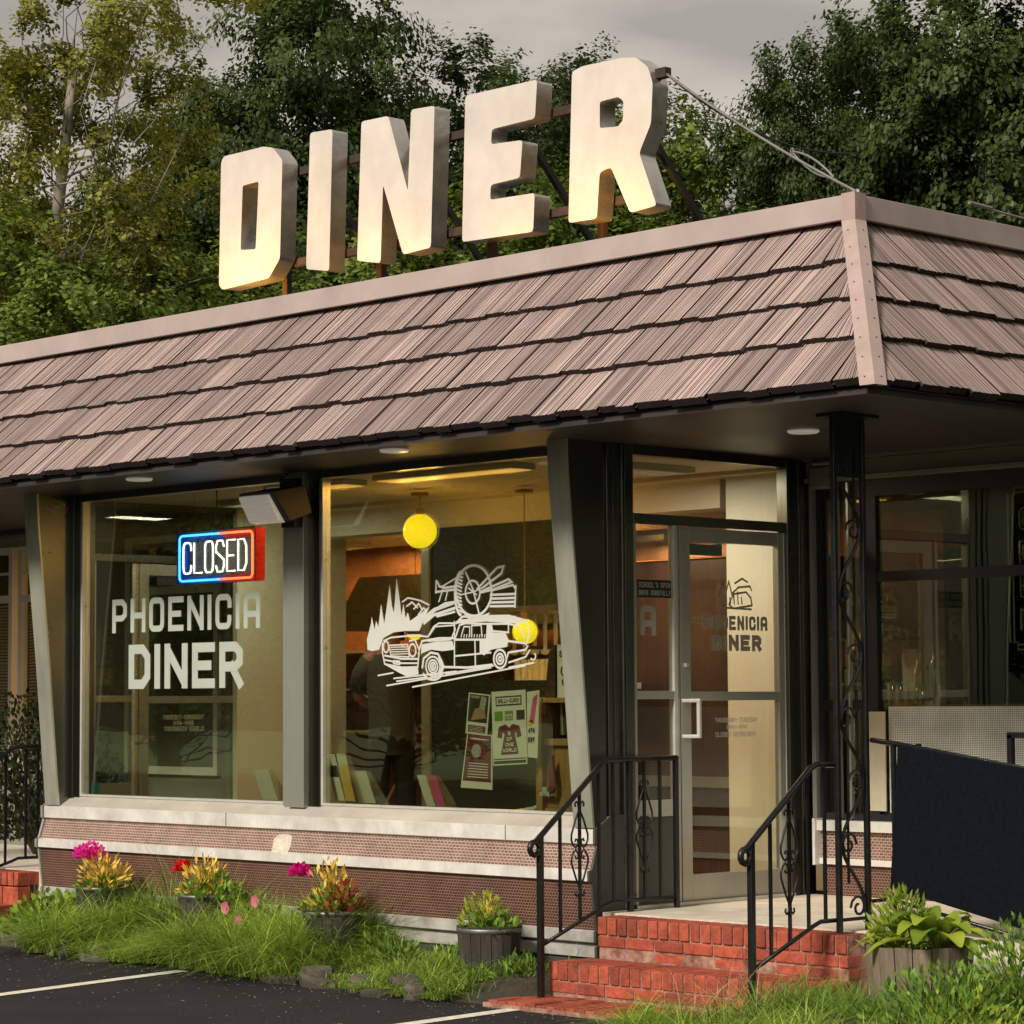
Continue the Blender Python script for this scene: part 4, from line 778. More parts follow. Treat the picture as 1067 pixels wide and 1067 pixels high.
def p1(mb, f):      # dark photo poster
    rect(mb, f, .06, .30, .94, .97, 0); mb.add([f(.2, .33, .0004), f(.9, .42, .0004), f(.75, .7, .0004), f(.35, .62, .0004)], [(0, 1, 2, 3)], 1); rect(mb, f, .1, .05, .9, .22, 2)
    text(mb, 'MUSIC', .4, .06, .012, lambda u, v, d=0: f(u + .12, v + .88, .0006), 3)
    for i in range(4): rect(mb, f, .15, .07 + i * .035, .8, .08 + i * .035, 3, .0004)
    mb.add([f(.55, .65, .0005), f(.8, .6, .0005), f(.85, .92, .0005), f(.6, .95, .0005)], [(0, 1, 2, 3)], 4)
def p2(mb, f):      # maroon event poster
    rect(mb, f, .04, .13, .96, .98, 0)
    mb.add([f(*p, .0004) for p in arc(.42, .68, .18, .13, 0, 360, 14)[:-1]], [tuple(range(14))], 4); mb.add([f(*p, .0004) for p in arc(.8, .82, .12, .08, 0, 360, 12)[:-1]], [tuple(range(12))], 1)
    for i in range(6): rect(mb, f, .18, .2 + i * .05, .86, .215 + i * .05, 3, .0004)
    rect(mb, f, .15, .89, .85, .91, 3, .0004)
def p3(mb, f):      # white event poster with the dress
    rect(mb, f, .12, .80, .88, .93, 1); rect(mb, f, .15, .82, .85, .91, 3, .0004); text(mb, 'GALLI-CURCI', .62, .06, .016, lambda u, v, d=0: f(u + .19, v + .835, .0008), 1)
    for u0, mi in ((.08, 4), (.38, 4), (.72, 1)): rect(mb, f, u0, .60, u0 + .24, .73, mi)
    text(mb, 'AIR', .2, .07, .02, lambda u, v, d=0: f(u + .4, v + .615, .0008), 3)
    mb.add([f(*p, 0) for p in ((.2, .52), (.4, .55), (.5, .5), (.6, .55), (.8, .52), (.86, .38), (.72, .36), (.70, .44), (.66, .42), (.76, .14), (.24, .14), (.36, .42), (.30, .44), (.28, .36), (.14, .38))], [tuple(range(15))], 0)
    rect(mb, f, .03, .02, .97, .06, 1); rect(mb, f, .03, .075, .97, .09, 1)
    for i, s_ in enumerate(('S', 'OF', 'ONE', 'WORLD')): text(mb, s_, .08 * len(s_), .05, .013, lambda u, v, d=0, i=i, n=len(s_): f(u + .5 - .04 * n, v + .40 - i * .075, .0008), 3)
def p4(mb, f):
    text(mb, '4TH', .6, .09, .05, lambda u, v, d=0: f(u + .1, v + .36, .0006), 1); text(mb, 'ART', .6, .09, .05, lambda u, v, d=0: f(u + .1, v + .22, .0006), 1)
    mb.add([f(*p, 0) for p in ((.2, .55), (.6, .5), (.9, .95), (.5, .9))], [(0, 1, 2, 3)], 0); rect(mb, f, .1, .48, .5, .56, 4)
PM = ['paper', 'maroon', 'print', 'skin', 'paper', 'lime']
sheet('poster', 'small dark photo poster, upper left of the poster cluster', [(488.5, 721.5), (511, 724), (507.5, 767), (485, 764)], ['paper', 'print', 'skin', 'maroon', 'paper', 'decalg'], p1, .024)
sheet('poster', 'maroon event poster with white foot, below the small photo poster', [(487, 763), (513, 766), (513, 823), (480, 820.5)], ['paper', 'maroon', 'print', 'skin', 'paper', 'decalg'], p2, .027)
sheet('poster', 'white poster with a maroon dress, largest of the posters in the window', [(512, 721), (547.5, 718.5), (549.5, 796), (514, 798)], PM, p3, .022)
sheet('poster', 'narrow white poster half hidden behind the dress poster', [(549, 721), (562, 719), (560, 790), (549.5, 789)], ['paper', 'pink', 'print', 'skin', 'paper', 'yellowp'], p4, .03)
# souvenir coin machine
a = at(567, 840, 1, .12); cm = thing('coin_machine', 'wooden souvenir coin machine standing behind the window beside the fin', 'coin machine', (a[0], .15, .88))
x0 = at(558, 800, 1, .12)[0]; x1 = at(606, 800, 1, .12)[0]; zt = at(560, 727, 1, .12)[2]; zt2 = at(566, 672, 1, .12)[2]
k = MB()
k.box(x0, x0 + .05, .12, .5, .88, zt); k.box(x1 - .05, x1, .12, .5, .88, zt); k.box(x0 + .05, x1 - .05, .14, .5, .88, .92); k.box(x0 + .05, x1 - .05, .13, .5, zt - .03, zt); k.box(x0 + .05, x1 - .05, .13, .5, 1.27, 1.31); k.box(x0 + .05, x1 - .05, .16, .2, .92, 1.27)
k.build('cabinet', 'tan', cm, bevel=.005)
k = MB(); k.box(x0 + .05, x1 - .05, .3, .32, 1.31, zt - .03, 0); k.build('dark_back', 'black', cm)
k = MB(); k.box(x0 + .16, x1 - .1, .14, .2, zt, zt2, 0); k.prism([(x0 + .07, .13, zt), (x0 + .15, .13, zt), (x0 + .15, .13, zt2), (x0 + .1, .13, zt2 - .05)], (0, .1, 0), 1)
k.box(x0 + .16, x1 - .06, .2, .3, zt2, zt2 + .03, 1); k.build('head_board', ['paper', 'wood'], cm)
k = MB(); text(k, 'SOUVENIR', .24, .035, .008, yplane(x0 + .18, zt2 - .07, .1375), 0); text(k, 'COINS', .2, .035, .008, yplane(x0 + .2, zt + .07, .1375), 0)
for i in range(3): strip(k, arc(x0 + .22 + i * .07, (zt + zt2) / 2, .028, .028, 0, 360, 14)[:-1], .005, lambda u, v, d=0: (u, .1375, v), 0, True)
k.build('lettering', 'print', cm)
k = MB(); k.obox((x0 + .15, .10, 1.1), (.018, 0, .03), (0, .01, 0), (-.012, 0, .09), 0); k.lathe([(.02, 0), (.02, .04)], (x0 + .1, .10, 1.0), 12, 1); k.box(x0 + .06, x0 + .16, .09, .12, .99, 1.01, 1); k.box(x0 + .2, x0 + .26, .2, .25, 1.32, 1.40, 2); k.tube([(x0 + .21, .22, 1.40), (x0 + .23, .22, 1.44), (x0 + .25, .22, 1.40)], .006, 6, 2); k.bar((x0 + .1, .25, 1.33), (x0 + .09, .25, 1.62), .03, .02, 3); k.bar((x0 + .16, .25, 1.31), (x0 + .17, .25, 1.6), .05, .02, 3)
k.build('fittings', ['maroon', 'bright', 'pink', 'decalg'], cm)
bp_ = thing('blue_tarp', 'pale blue folded cloth lying on the window ledge near the coin machine', 'cloth', (-1.3, .2, .88))
a = at(500, 842, 1, .1); b = at(556, 842, 1, .1); k = MB(); vs = []; nx = 14
for i in range(nx + 1):
    for j in range(4): vs.append((a[0] + (b[0] - a[0]) * i / nx, .09 + j * .06, .884 + .05 * (i / nx) ** 2 * (1 if j > 0 else .3) + random.uniform(0, .008)))
k.add(vs, [(i * 4 + j, i * 4 + 4 + j, i * 4 + 5 + j, i * 4 + j + 1) for i in range(nx) for j in range(3)]); k.build('fold', 'bluepl', bp_, smooth=True)
# neon CLOSED sign
ne = thing('neon_sign', 'lit CLOSED neon sign with blue and red border hanging in the left window', 'neon sign', tuple(at(229, 606, 1, .14)))
yN = .14; a = at(187, 606, 1, yN); b = at(263, 606, 1, yN); c = at(187, 559, 1, yN); x0, x1, z0, z1 = a[0], b[0], a[2], c[2]; xm = (x0 + x1) / 2 + .04
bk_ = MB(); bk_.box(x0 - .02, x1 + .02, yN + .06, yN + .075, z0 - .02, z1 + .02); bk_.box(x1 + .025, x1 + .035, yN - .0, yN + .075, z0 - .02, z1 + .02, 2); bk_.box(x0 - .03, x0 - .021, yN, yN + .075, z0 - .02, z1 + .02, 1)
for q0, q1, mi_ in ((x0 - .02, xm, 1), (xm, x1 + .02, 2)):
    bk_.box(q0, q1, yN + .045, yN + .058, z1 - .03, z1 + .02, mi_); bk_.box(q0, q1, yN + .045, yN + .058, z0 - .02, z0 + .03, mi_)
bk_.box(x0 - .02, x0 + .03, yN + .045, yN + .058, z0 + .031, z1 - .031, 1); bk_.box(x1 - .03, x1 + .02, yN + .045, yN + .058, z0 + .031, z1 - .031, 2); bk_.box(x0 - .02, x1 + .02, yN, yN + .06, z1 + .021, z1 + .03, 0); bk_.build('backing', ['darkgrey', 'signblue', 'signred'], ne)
r_ = .03; k = MB()
def rrect(x0, x1, z0, z1, r, part):
    L_ = [(xm, z1)] + [(p[0], p[1]) for p in arc(x0 + r, z1 - r, r, r, 90, 180, 4)] + [(p[0], p[1]) for p in arc(x0 + r, z0 + r, r, r, 180, 270, 4)] + [(xm, z0)]
    R_ = [(xm, z1)] + [(p[0], p[1]) for p in arc(x1 - r, z1 - r, r, r, 90, 0, 4)] + [(p[0], p[1]) for p in arc(x1 - r, z0 + r, r, r, 0, -90, 4)] + [(xm, z0)]
    return L_ if part else R_
k.tube([(p[0], yN, p[1]) for p in rrect(x0, x1, z0, z1, r_, 1)], .0075, 8); k.build('blue_tube', 'neonb', ne, smooth=True)
k = MB(); k.tube([(p[0], yN, p[1]) for p in rrect(x0, x1, z0, z1, r_, 0)], .0075, 8); k.build('red_tube', 'neonr', ne, smooth=True)
k = MB(); text(k, 'CLOSED', (x1 - x0) * .88, (z1 - z0) * .72, .014, yplane(x0 + (x1 - x0) * .06, z0 + (z1 - z0) * .14, yN - .008), 0, tube=.0065, gap=.22); k.build('white_letters', 'neonw', ne, smooth=True)
k = MB()
for xx in (x0 + .12, x1 - .12): k.tube([(xx, yN + .03, z1 + .03), (xx, yN + .03, 2.92)], .0015, 4)
k.tube([(x0 + .28, yN + .03, z1 + .03), (x0 + .33, yN + .03, z1 + .09), (x0 + .36, yN + .03, z1 + .18), (x0 + .36, yN + .03, 2.92)], .005, 6); k.build('cable', 'blackwire', ne)
# flood light on the mullion
fl_ = thing('flood_light', 'boxy black wall flood light with frosted lens mounted above the window mullion', 'flood light', (-2.62, -.06, 2.8))
cx, cy, cz = -2.60, -.22, 2.71
k = MB(); k.prism([(cx - .17, cy - .16, cz + .09), (cx - .17, cy + .10, cz + .14), (cx - .17, cy + .16, cz - .03), (cx - .17, cy - .02, cz - .09)], (.33, 0, 0)); k.build('housing', 'black', fl_, bevel=.006)
k = MB(); k.prism([(cx - .15, cy - .155, cz + .075), (cx - .15, cy - .175, cz + .065), (cx - .15, cy - .09, cz - .085), (cx - .15, cy - .03, cz - .095)], (.28, 0, 0)); k.build('lens', 'lens', fl_, bevel=.004)
k = MB(); k.box(-2.67, -2.55, -.12, -.06, 2.60, 2.90); k.bar((-2.61, -.1, 2.7), (-2.66, -.2, 2.74), .05); k.tube([(-2.66, -.07, 2.94), (-2.72, -.09, 2.9), (-2.70, -.1, 2.85), (-2.64, -.1, 2.82)], .006, 6); k.build('bracket', 'black', fl_)
# small junction box by the door head
k = MB(); c = at(857, 497, 1, 1.70); k.box(c[0] - .07, c[0] + .07, 1.655, 1.735, c[2] - .07, c[2] + .06); k.box(c[0] - .04, c[0] + .09, 1.64, 1.70, c[2] + .065, c[2] + .09); tag(k.build('junction_box', 'siding', bevel=.01), 'beige electrical box high up beside the entrance under the soffit', 'electrical box')
# unlit vertical neon sign in the right window
a = at(1053, 677, 1, 1.79); vs_ = thing('window_sign', 'unlit vertical outline neon sign at the right edge of the rear window', 'neon sign', tuple(a))
zt = at(1053, 508, 1, 1.79)[2]; x0 = a[0]; z0 = a[2]; wv = .30; k = MB()
for i_, dd in enumerate((0, .028)):
    r_ = .05; pts = []
    for cx_, cz_, a0 in ((x0 + wv, zt, 90), (x0, zt, 180), (x0, z0, 270), (x0 + wv, z0, 0)): pass
    q = [(x0 + r_, zt - dd), (x0 + r_, zt - r_ * .8), (x0 + dd, zt - r_ * .8), (x0 + dd, z0 + r_ * .8), (x0 + r_, z0 + r_ * .8), (x0 + r_, z0 + dd), (x0 + wv - r_, z0 + dd), (x0 + wv - r_, z0 + r_), (x0 + wv - dd, z0 + r_), (x0 + wv - dd, zt - r_), (x0 + wv - r_, zt - r_), (x0 + wv - r_, zt - dd)]
    k.tube([(p[0], 1.79, p[1]) for p in q], .005, 6, closed=True)
k.build('border_tube', 'tubeoff', vs_)
k = MB()
for i_, ch in enumerate('OPEN'):
    hh = (zt - z0 - .16) / 4; text(k, ch, wv - .14, hh - .05, .012, yplane(x0 + .07, zt - .09 - (i_ + 1) * hh + .03, 1.79), tube=.006)
    text(k, ch, wv - .18, hh - .09, .012, yplane(x0 + .09, zt - .09 - (i_ + 1) * hh + .05, 1.792), tube=.004)
k.build('letter_tubes', 'tubeoff', vs_)
# counter with glasses and bottles in the right window
ct = thing('bar_counter', 'dark bar counter just inside the right rear window', 'counter', (.3, 2.3, .4)); MB().box(-.9, 2.2, 2.2, 2.7, .4, 1.46).build('body', 'wood', ct); MB().box(-.9, 2.2, 2.15, 2.75, 1.462, 1.49).build('top', 'tan', ct)
g0 = None
gl_labels = ['upturned drinking glass, leftmost of the row on the bar counter']
for i in range(7):
    p = at(909 + i * 8.5, 722, 1, 2.3)
    k = MB(); k.lathe([(.030, 0), (.034, .11), (.028, .13), (.030, .14), (.001, .14)], (0, 0, 0), 14)
    if g0 is None: o = g0 = k.build('drinking_glass', 'clear', smooth=True)
    else: o = g0.copy(); COL.objects.link(o)
    o.location = (p[0], 2.3, 1.492); tag(o, ORD[i] + ' upturned drinking glass from the left on the bar counter', 'drinking glass', 'row of upturned glasses on the bar counter')
for px, h_, lb in ((958, .30, 'green glass bottle, shorter of the two beside the glasses'), (975, .34, 'tall clear bottle standing right of the row of glasses')):
    p = at(px, 735, 1, 2.25); k = MB(); k.lathe([(.001, 0), (.035, 0), (.037, h_ * .55), (.030, h_ * .68), (.013, h_ * .78), (.013, h_), (.001, h_)], (p[0], 2.25, 1.492), 18); tag(k.build('bottle', 'clear', smooth=True), lb, 'bottle')
# ------------------------------------------------------------------ roof sign
SG = thing('rooftop_sign', 'big white block letters spelling DINER standing on a steel frame on the roof', 'sign', (-2, .45, ZT)); YS = .40
def letter(polys, sc, ox, oy, hole=None):
    conv = lambda p: at(ox + p[0] / sc, oy + p[1] / sc, 1, YS)
    outer = [conv(p) for p in polys]
    def rounded(P, r=.022):
        out = []
        n = len(P)
        for i in range(n):
            p, a, b = P[i], P[i - 1], P[(i + 1) % n]; u = a - p; v = b - p; lu, lv = np.linalg.norm(u), np.linalg.norm(v); u /= lu; v /= lv
            rr = min(r, lu * .45, lv * .45)
            if np.dot(u, v) < -.93: out.append(p); continue
            for t in (0, .5, 1): q0 = p + u * rr; q2 = p + v * rr; out.append((1 - t) ** 2 * q0 + 2 * t * (1 - t) * p + t * t * q2)
        return out
    outer = rounded(outer)
    cu = bpy.data.curves.new('c', 'CURVE'); cu.dimensions = '2D'; cu.fill_mode = 'BOTH'; cu.extrude = .065
    for ring in [outer] + ([rounded([conv(p) for p in hole], .015)] if hole else []):
        s_ = cu.splines.new('POLY'); s_.points.add(len(ring) - 1); s_.use_cyclic_u = True
        for i, p in enumerate(ring): s_.points[i].co = (p[0], p[2], 0, 1)
    tmp = bpy.data.objects.new('c', cu); COL.objects.link(tmp); dg = bpy.context.evaluated_depsgraph_get(); me = bpy.data.meshes.new_from_object(tmp.evaluated_get(dg)); bpy.data.objects.remove(tmp)
    me.transform(Matrix.Translation((0, YS + .065, 0)) @ Matrix(((1, 0, 0, 0), (0, 0, -1, 0), (0, 1, 0, 0), (0, 0, 0, 1))))
    me.materials.clear(); me.materials.append(M['signface']); me.materials.append(M['signside'])
    for f in me.polygons: f.material_index = 0 if f.normal.y < -.9 else 1
    me.name = 'letter'; o = bpy.data.objects.new('letter', me); COL.objects.link(o); setpar(o, SG)
    b = o.modifiers.new('bevel', 'BEVEL'); b.width = .004; b.segments = 2; b.limit_method = 'ANGLE'
    return o
s2 = (3.556, 200, 40); s3 = (3.556, 450, 30)
letter([(108, 458), (118, 437), (265, 401), (300, 405), (335, 450), (326, 815), (285, 888), (112, 932), (100, 915)], *s2, hole=[(188, 546), (247, 530), (236, 781), (180, 785)])
letter([(438, 350), (521, 336), (508, 862), (423, 855)], *s2)
letter([(628, 308), (728, 287), (800, 566), (812, 264), (899, 249), (885, 775), (782, 801), (708, 542), (699, 832), (612, 824)], *s2)
letter([(124, 248), (390, 188), (382, 332), (222, 372), (219, 428), (336, 412), (326, 552), (218, 578), (216, 634), (381, 608), (375, 752), (112, 790)], *s3)
letter([(519, 158), (560, 138), (700, 108), (755, 105), (800, 140), (818, 200), (812, 350), (768, 460), (833, 655), (735, 682), (663, 513), (622, 532), (611, 703), (506, 720)], *s3, hole=[(622, 270), (690, 252), (710, 268), (708, 338), (690, 362), (622, 368)])
def rp_(px, py, y): return at(px, py, 1, y)
fr = MB(); yb = YS + .15
l0, l1 = rp_(255, 178, yb), rp_(690, 95, yb)
for pa, pb in (((255, 188), (690, 95)), ((262, 278), (690, 205))):
    a = rp_(*pa, yb); b = rp_(*pb, yb); z_ = (a[2] + b[2]) / 2; fr.box(a[0], b[0], yb, yb + .045, z_ - .025, z_ + .025)
fr.build('frame_bar', 'rust', SG)
for px in (298, 396, 512, 627):
    a = rp_(px, 250, yb + .01); p_ = MB(); p_.box(a[0] - .025, a[0] + .025, yb - .002, yb + .04, ZT + .0, 5.1); p_.build('post', 'rust', SG)
for px in (340, 438, 553, 668):
    a = rp_(px, 270, yb + .05); p_ = MB(); p_.bar((a[0] - .02, yb + .07, 4.9), (a[0] + .0, yb + 1.0, ZT), .035); p_.build('brace', 'black', SG)
# up-lights under the letters
for (px, e_) in ((238, 9), (340, 3), (400, 2.5), (508, 2.0), (610, 6)):
    a = rp_(px, 290, YS - .22); u = thing('sign_uplight', {238: 'small lamp on the roof edge under the letter D', 340: 'small lamp on the roof edge under the letter I', 400: 'small lamp on the roof edge under the letter N', 508: 'small lamp on the roof edge under the letter E', 610: 'small lamp on the roof edge under the letter R'}[px], 'lamp', (a[0], YS - .22, ZT), 'warm up-lights behind the roof edge')
    k = MB(); k.lathe([(.001, 0), (.03, 0), (.03, .04), (.05, .09), (.046, .09), (.03, .05), (.001, .05)], (a[0], YS - .22, ZT), 14); k.build('lamp_can', 'black', u)
    l = bpy.data.lights.new('uplight_bulb', 'SPOT'); l.energy = e_ * 4.2; l.color = (1, .46, .06); l.spot_size = math.radians(120); l.spot_blend = .8; l.shadow_soft_size = .04
    lo = bpy.data.objects.new('uplight_bulb', l); COL.objects.link(lo); lo.location = (a[0], YS - .22, ZT + .10); lo.rotation_euler = Vector((0, -.42, -1)).to_track_quat('-Z', 'Y').to_euler(); lo.rotation_euler = Vector((0, .35, 1)).to_track_quat('-Z', 'Y').to_euler(); setpar(lo, u)
# guy cables
def sag(a, b, s_, n=12): a, b = np.array(a), np.array(b); return [a + (b - a) * i / n - np.array([0, 0, s_ * 4 * (i / n) * (1 - i / n)]) for i in range(n + 1)]
ga = thing('guy_cable', 'twisted steel guy cable from the letter R down to the roof corner', 'cable', (1.78, 0, 4.06))
a = rp_(693, 76, YS + .06); b = np.array([XT, YT + .05, ZT + .18]); k = MB(); k.tube(sag(a, b, .03), .0075, 6); k.build('cable', 'wire', ga)
k = MB(); k.box(a[0] - .06, a[0] + .02, a[1] - .02, a[1] + .03, a[2] - .025, a[2] + .03); k.build('bracket', 'rust', ga)
m_ = a + (b - a) * .68; m2 = a + (b - a) * .88; k = MB(); k.tube(sag(m_, m2, -.03), .006, 6).tube(sag(m_, m2, .04), .004, 6); k.tube([m_ + (.01 * math.cos(t), 0, .018 * math.sin(t)) for t in np.linspace(0, 6.28, 9)], .005, 5); k.tube([b + (.0, 0, -.03), b + (-.01, 0, .015), b + (-.04, 0, .01)], .012, 6); k.build('turnbuckle', 'wire', ga)
g2 = thing('power_cable', 'thin dark cable sagging from the letter R towards the trees', 'cable', tuple(a)); k = MB(); k.tube(sag(a, rp_(885, 160, 2.2), .12), .006, 6).tube([rp_(703, 92, YS + .06), rp_(722, 97, YS + .1), rp_(734, 112, YS + .1), rp_(738, 138, YS + .12)], .004, 5); k.build('wire', 'blackwire', g2)
g3 = MB(); p = at(1010, 211, 0, 1.4); q = at(1067, 226, 0, 1.4); g3.tube(sag(p, p + (q - p) * 1.5, .01), .007, 6); g3.tube(sag(p, p + (q - p) * .4, .0), .011, 6); tag(g3.build('guy_wire', 'wire'), 'short pale guy wire running off above the right roof edge', 'wire')
# ------------------------------------------------------------------ steps and porch
ST = thing('brick_steps', 'two red brick steps with concrete porch slab in front of the entrance', 'steps', (.9, -.3, GZ))
def brickrow(mb, x0, x1, y, z0, z1, bw, dy, ax=0, sg=1, var=.004):
    x = x0
    while x < x1 - .02:
        e = min(x + bw, x1); g_ = .0055
        if ax == 0: mb.box(x + g_, e - g_, y + random.uniform(-var, var * .3), y + dy, z0 + g_, z1 - g_ * .6)
        else: mb.box(*sorted((y + sg * random.uniform(-var, var * .3), y - sg * dy)), x + g_, e - g_, z0 + g_, z1 - g_ * .6)
        x += bw
XS0, XS1, XS1b = .16, 1.86, 1.86
t_ = MB(); brickrow(t_, XS0, XS1, -.265, .28, .38, .0735, .18); brickrow(t_, XS0, XS1, -.262, .215, .28, .205, .1)
brickrow(t_, XS0, XS1, -.255, .155, .213, .205, .1, var=.002)
brickrow(t_, -.08, 0.9, XS1, .28, .38, .09, .1, 1); brickrow(t_, -.1, .9, XS1 - .0, .215, .28, .205, .1, 1)
t_.build('upper_step_bricks', 'brick', ST, bevel=.005)
t_ = MB(); brickrow(t_, .105, XS1 + .02, -.575, .065, .165, .0735, .17); brickrow(t_, .105, XS1 + .02, -.572, .0, .065, .205, .1); brickrow(t_, .105, XS1 + .02, -.565, -.05, -.002, .205, .1, var=.002)
brickrow(t_, .105, XS1 + .02, -.40, .065, .162, .205, .13); brickrow(t_, -.56, -.27, XS1 + .02, .0, .16, .09, .1, 1)
t_.build('lower_step_bricks', 'brick', ST, bevel=.005)
t_ = MB(); t_.box(.115, XS1 + .01, -.568, -.27, -.09, .156); t_.box(XS0 + .01, XS1 - .01, -.255, -.10, -.09, .372); t_.build('mortar_bed', 'mortar', ST)
t_ = MB(); t_.box(.04, 2.9, -.095, 1.69, .0, .385); t_.prism([(XS0 + .03, -.088, .384), (XS0 + .03, -.096, .384), (1.7, -.096, .384), (1.7, -.088, .384)], (0, 0, -.002)); t_.build('porch_slab', 'slab', ST, bevel=.006)
sl2 = MB(); sl2.box(.03, .06, .19, 1.50, .387, .402); sl2.build('threshold', 'finface', ST)
# left porch
LS = thing('brick_steps', 'red brick steps and landing at the far left entrance', 'steps', (-6.2, 0, GZ))
t_ = MB(); brickrow(t_, -9.2, -5.32, -.265, .28, .38, .0735, .18); brickrow(t_, -9.2, -5.32, -.262, .05, .28, .205, .1); brickrow(t_, -9.2, -5.32, -.575, .065, .165, .0735, .3); brickrow(t_, -9.2, -5.32, -.57, -.05, .065, .205, .1); t_.build('step_bricks', 'brick', LS, bevel=.005)
t_ = MB(); t_.box(-9.2, -5.26, -.09, 1.66, 0, .383); t_.build('porch_slab', 'slab', LS)
# ------------------------------------------------------------------ railings
def spiral(cy, cz, r0, a0, turns, sg, n=14): return [(cy + sg * (r0 * (1 - .75 * i / n)) * math.cos(a0 + turns * 2 * math.pi * i / n), cz + (r0 * (1 - .75 * i / n)) * math.sin(a0 + turns * 2 * math.pi * i / n)) for i in range(n + 1)]
def scroll_panel(mb, X, y, z, H=.5, sw=.062, mapf=None):
    """wrought scroll centred on a baluster, in the Y-Z plane"""
    f = mapf or (lambda u, v: (X, y + u, z + v)); h = H / 2
    for sg in (-1, 1):
        for ud in (-1, 1):
            pts = [(sg * .030, ud * (h - .028)), (sg * .034, ud * (h - .012)), (sg * .024, ud * (h)), (sg * .010, ud * (h - .012)), (sg * .006, ud * (h - .05)), (sg * .030, ud * (h * .62)), (sg * sw, ud * (h * .30)), (sg * sw, ud * (h * .18)), (sg * (sw * .75), ud * h * .07), (sg * .03, ud * h * .02), (sg * .012, ud * h * .10), (sg * .014, ud * h * .19), (sg * .028, ud * h * .21), (sg * .034, ud * h * .15)]
            mb.tube([f(*p) for p in pts], .0055, 6)
def rail(name_label, X, yfoot, ybend, yend, zf, zfoot, ends, group='black wrought-iron step railings', ztop=1.205, znew=.80, zb=.50, postz=None, endpost=None, midpost=None, scr=()):
    e = thing('iron_railing', name_label, 'railing', (X, yfoot, zfoot), group)
    hr = MB(); pts = [(X, yfoot - .03, znew - .012), (X, yfoot + .02, znew + .03), (X, ybend - .02, ztop - .015), (X, ybend + .02, ztop), (X, yend, ztop)]
    lam = [(X, yfoot + .01 + .035 * math.cos(t) - .05, znew - .045 + .035 * math.sin(t)) for t in np.linspace(math.pi * .45, math.pi * 2.3, 10)]
    hr.tube(list(reversed(lam)) + pts[1:], .016, 8); hr.build('handrail', 'iron', e, smooth=True)
    lw = MB(); zl = (zf + .06); lw.tube([(X, yfoot + .01, zfoot + .28), (X, ybend - .02, zl - .02), (X, ybend + .04, zl), (X, yend, zl)], .011, 8); lw.build('lower_rail', 'iron', e, smooth=True)
    MB().bar((X, yfoot, zfoot), (X, yfoot, znew + .02), .03).build('newel_post', 'iron', e, bevel=.003)
    nb = 3
    for i in range(nb):
        t = (i + 1) / (nb + .35); y = yfoot + (ybend - yfoot) * t; zl_ = zfoot + .28 + (zl - .02 - zfoot - .28) * t; zh = znew + .03 + (ztop - .015 - znew - .03) * t
        b = MB().bar((X, y, zl_), (X, y, zh), .014); bo = b.build('baluster', 'iron', e)
        if i == 1: k = MB(); scroll_panel(k, X, y, (zl_ + zh) / 2 + .04, H=.50); k.build('scroll', 'iron', bo, smooth=True)
    if midpost is not None: MB().bar((X, midpost, zf), (X, midpost, ztop - .01), .028).build('post', 'iron', e, bevel=.003)
    if endpost is not None: MB().bar((X, endpost, zf), (X, endpost, ztop - .005), .026).build('post', 'iron', e, bevel=.003)
    for y, sc in scr:
        bo = MB().bar((X, y, zl), (X, y, ztop), .014).build('baluster', 'iron', e)
        if sc: k = MB(); scroll_panel(k, X, y, zl + (ztop - zl) * .52, H=.50); k.build('scroll', 'iron', bo, smooth=True)
    return e
rail('wrought-iron railing left of the entrance steps running back along the door wall', .13, -.655, -.16, .41, .385, GZ + .02, None, midpost=.03, endpost=.40, scr=((-.10, False), (.145, True), (.27, False)))
rail('wrought-iron railing right of the entrance steps joined to the ornate porch post', 1.76, -.86, -.39, -.22, .385, GZ + .02, None, znew=.83, scr=((-.31, False),))
rail('wrought-iron railing at the far left entrance beside the dark shrub', -5.75, -.66, -.02, .42, .385, GZ + .02, None, ztop=1.22, endpost=.42, scr=((.08, False), (.18, True), (.3, False)))
# ornate porch post
OP = thing('ornate_porch_post', 'tall black wrought-iron post with vine scrolls holding the porch roof corner', 'post', (1.778, -.11, .385))
for y in (-.225, .0): MB().bar((1.778, y, .385), (1.778, y, ZE - .016), .026).build('leg', 'iron', OP, bevel=.003)
MB().box(1.70, 1.86, -.26, .04, ZE - .03, ZE - .0155).build('top_plate', 'iron', OP)
k = MB(); k.box(1.775, 1.783, -.21, -.015, ZE - .32, ZE - .03); k.bar((1.778, -.21, ZE - .32), (1.778, -.015, ZE - .32), .02); 
z = .47; pts = []; 
while z < 2.62: pts.append((1.778, -.112 + .085 * math.sin((z - .47) / .62 * 2 * math.pi + 1.2), z)); z += .03
k.tube(pts, .009, 6); 
for i in range(8):
    zc = .50 + i * .31; s_ = 1 if i % 2 else -1
    k.tube([(1.778, p[0], p[1]) for p in spiral(-.112 - s_ * .035, zc, .062, 0, 1.25, s_)], .007, 6)
for i in range(4): z = .62 + i * .6; k.bar((1.778, -.15 + .08 * (i % 2), z), (1.778, -.15 + .08 * (i % 2), z + .35), .01)
k.bar((1.778, -.21, .445), (1.778, -.01, .445), .016); k.build('vine_scroll', 'iron', OP, smooth=False)
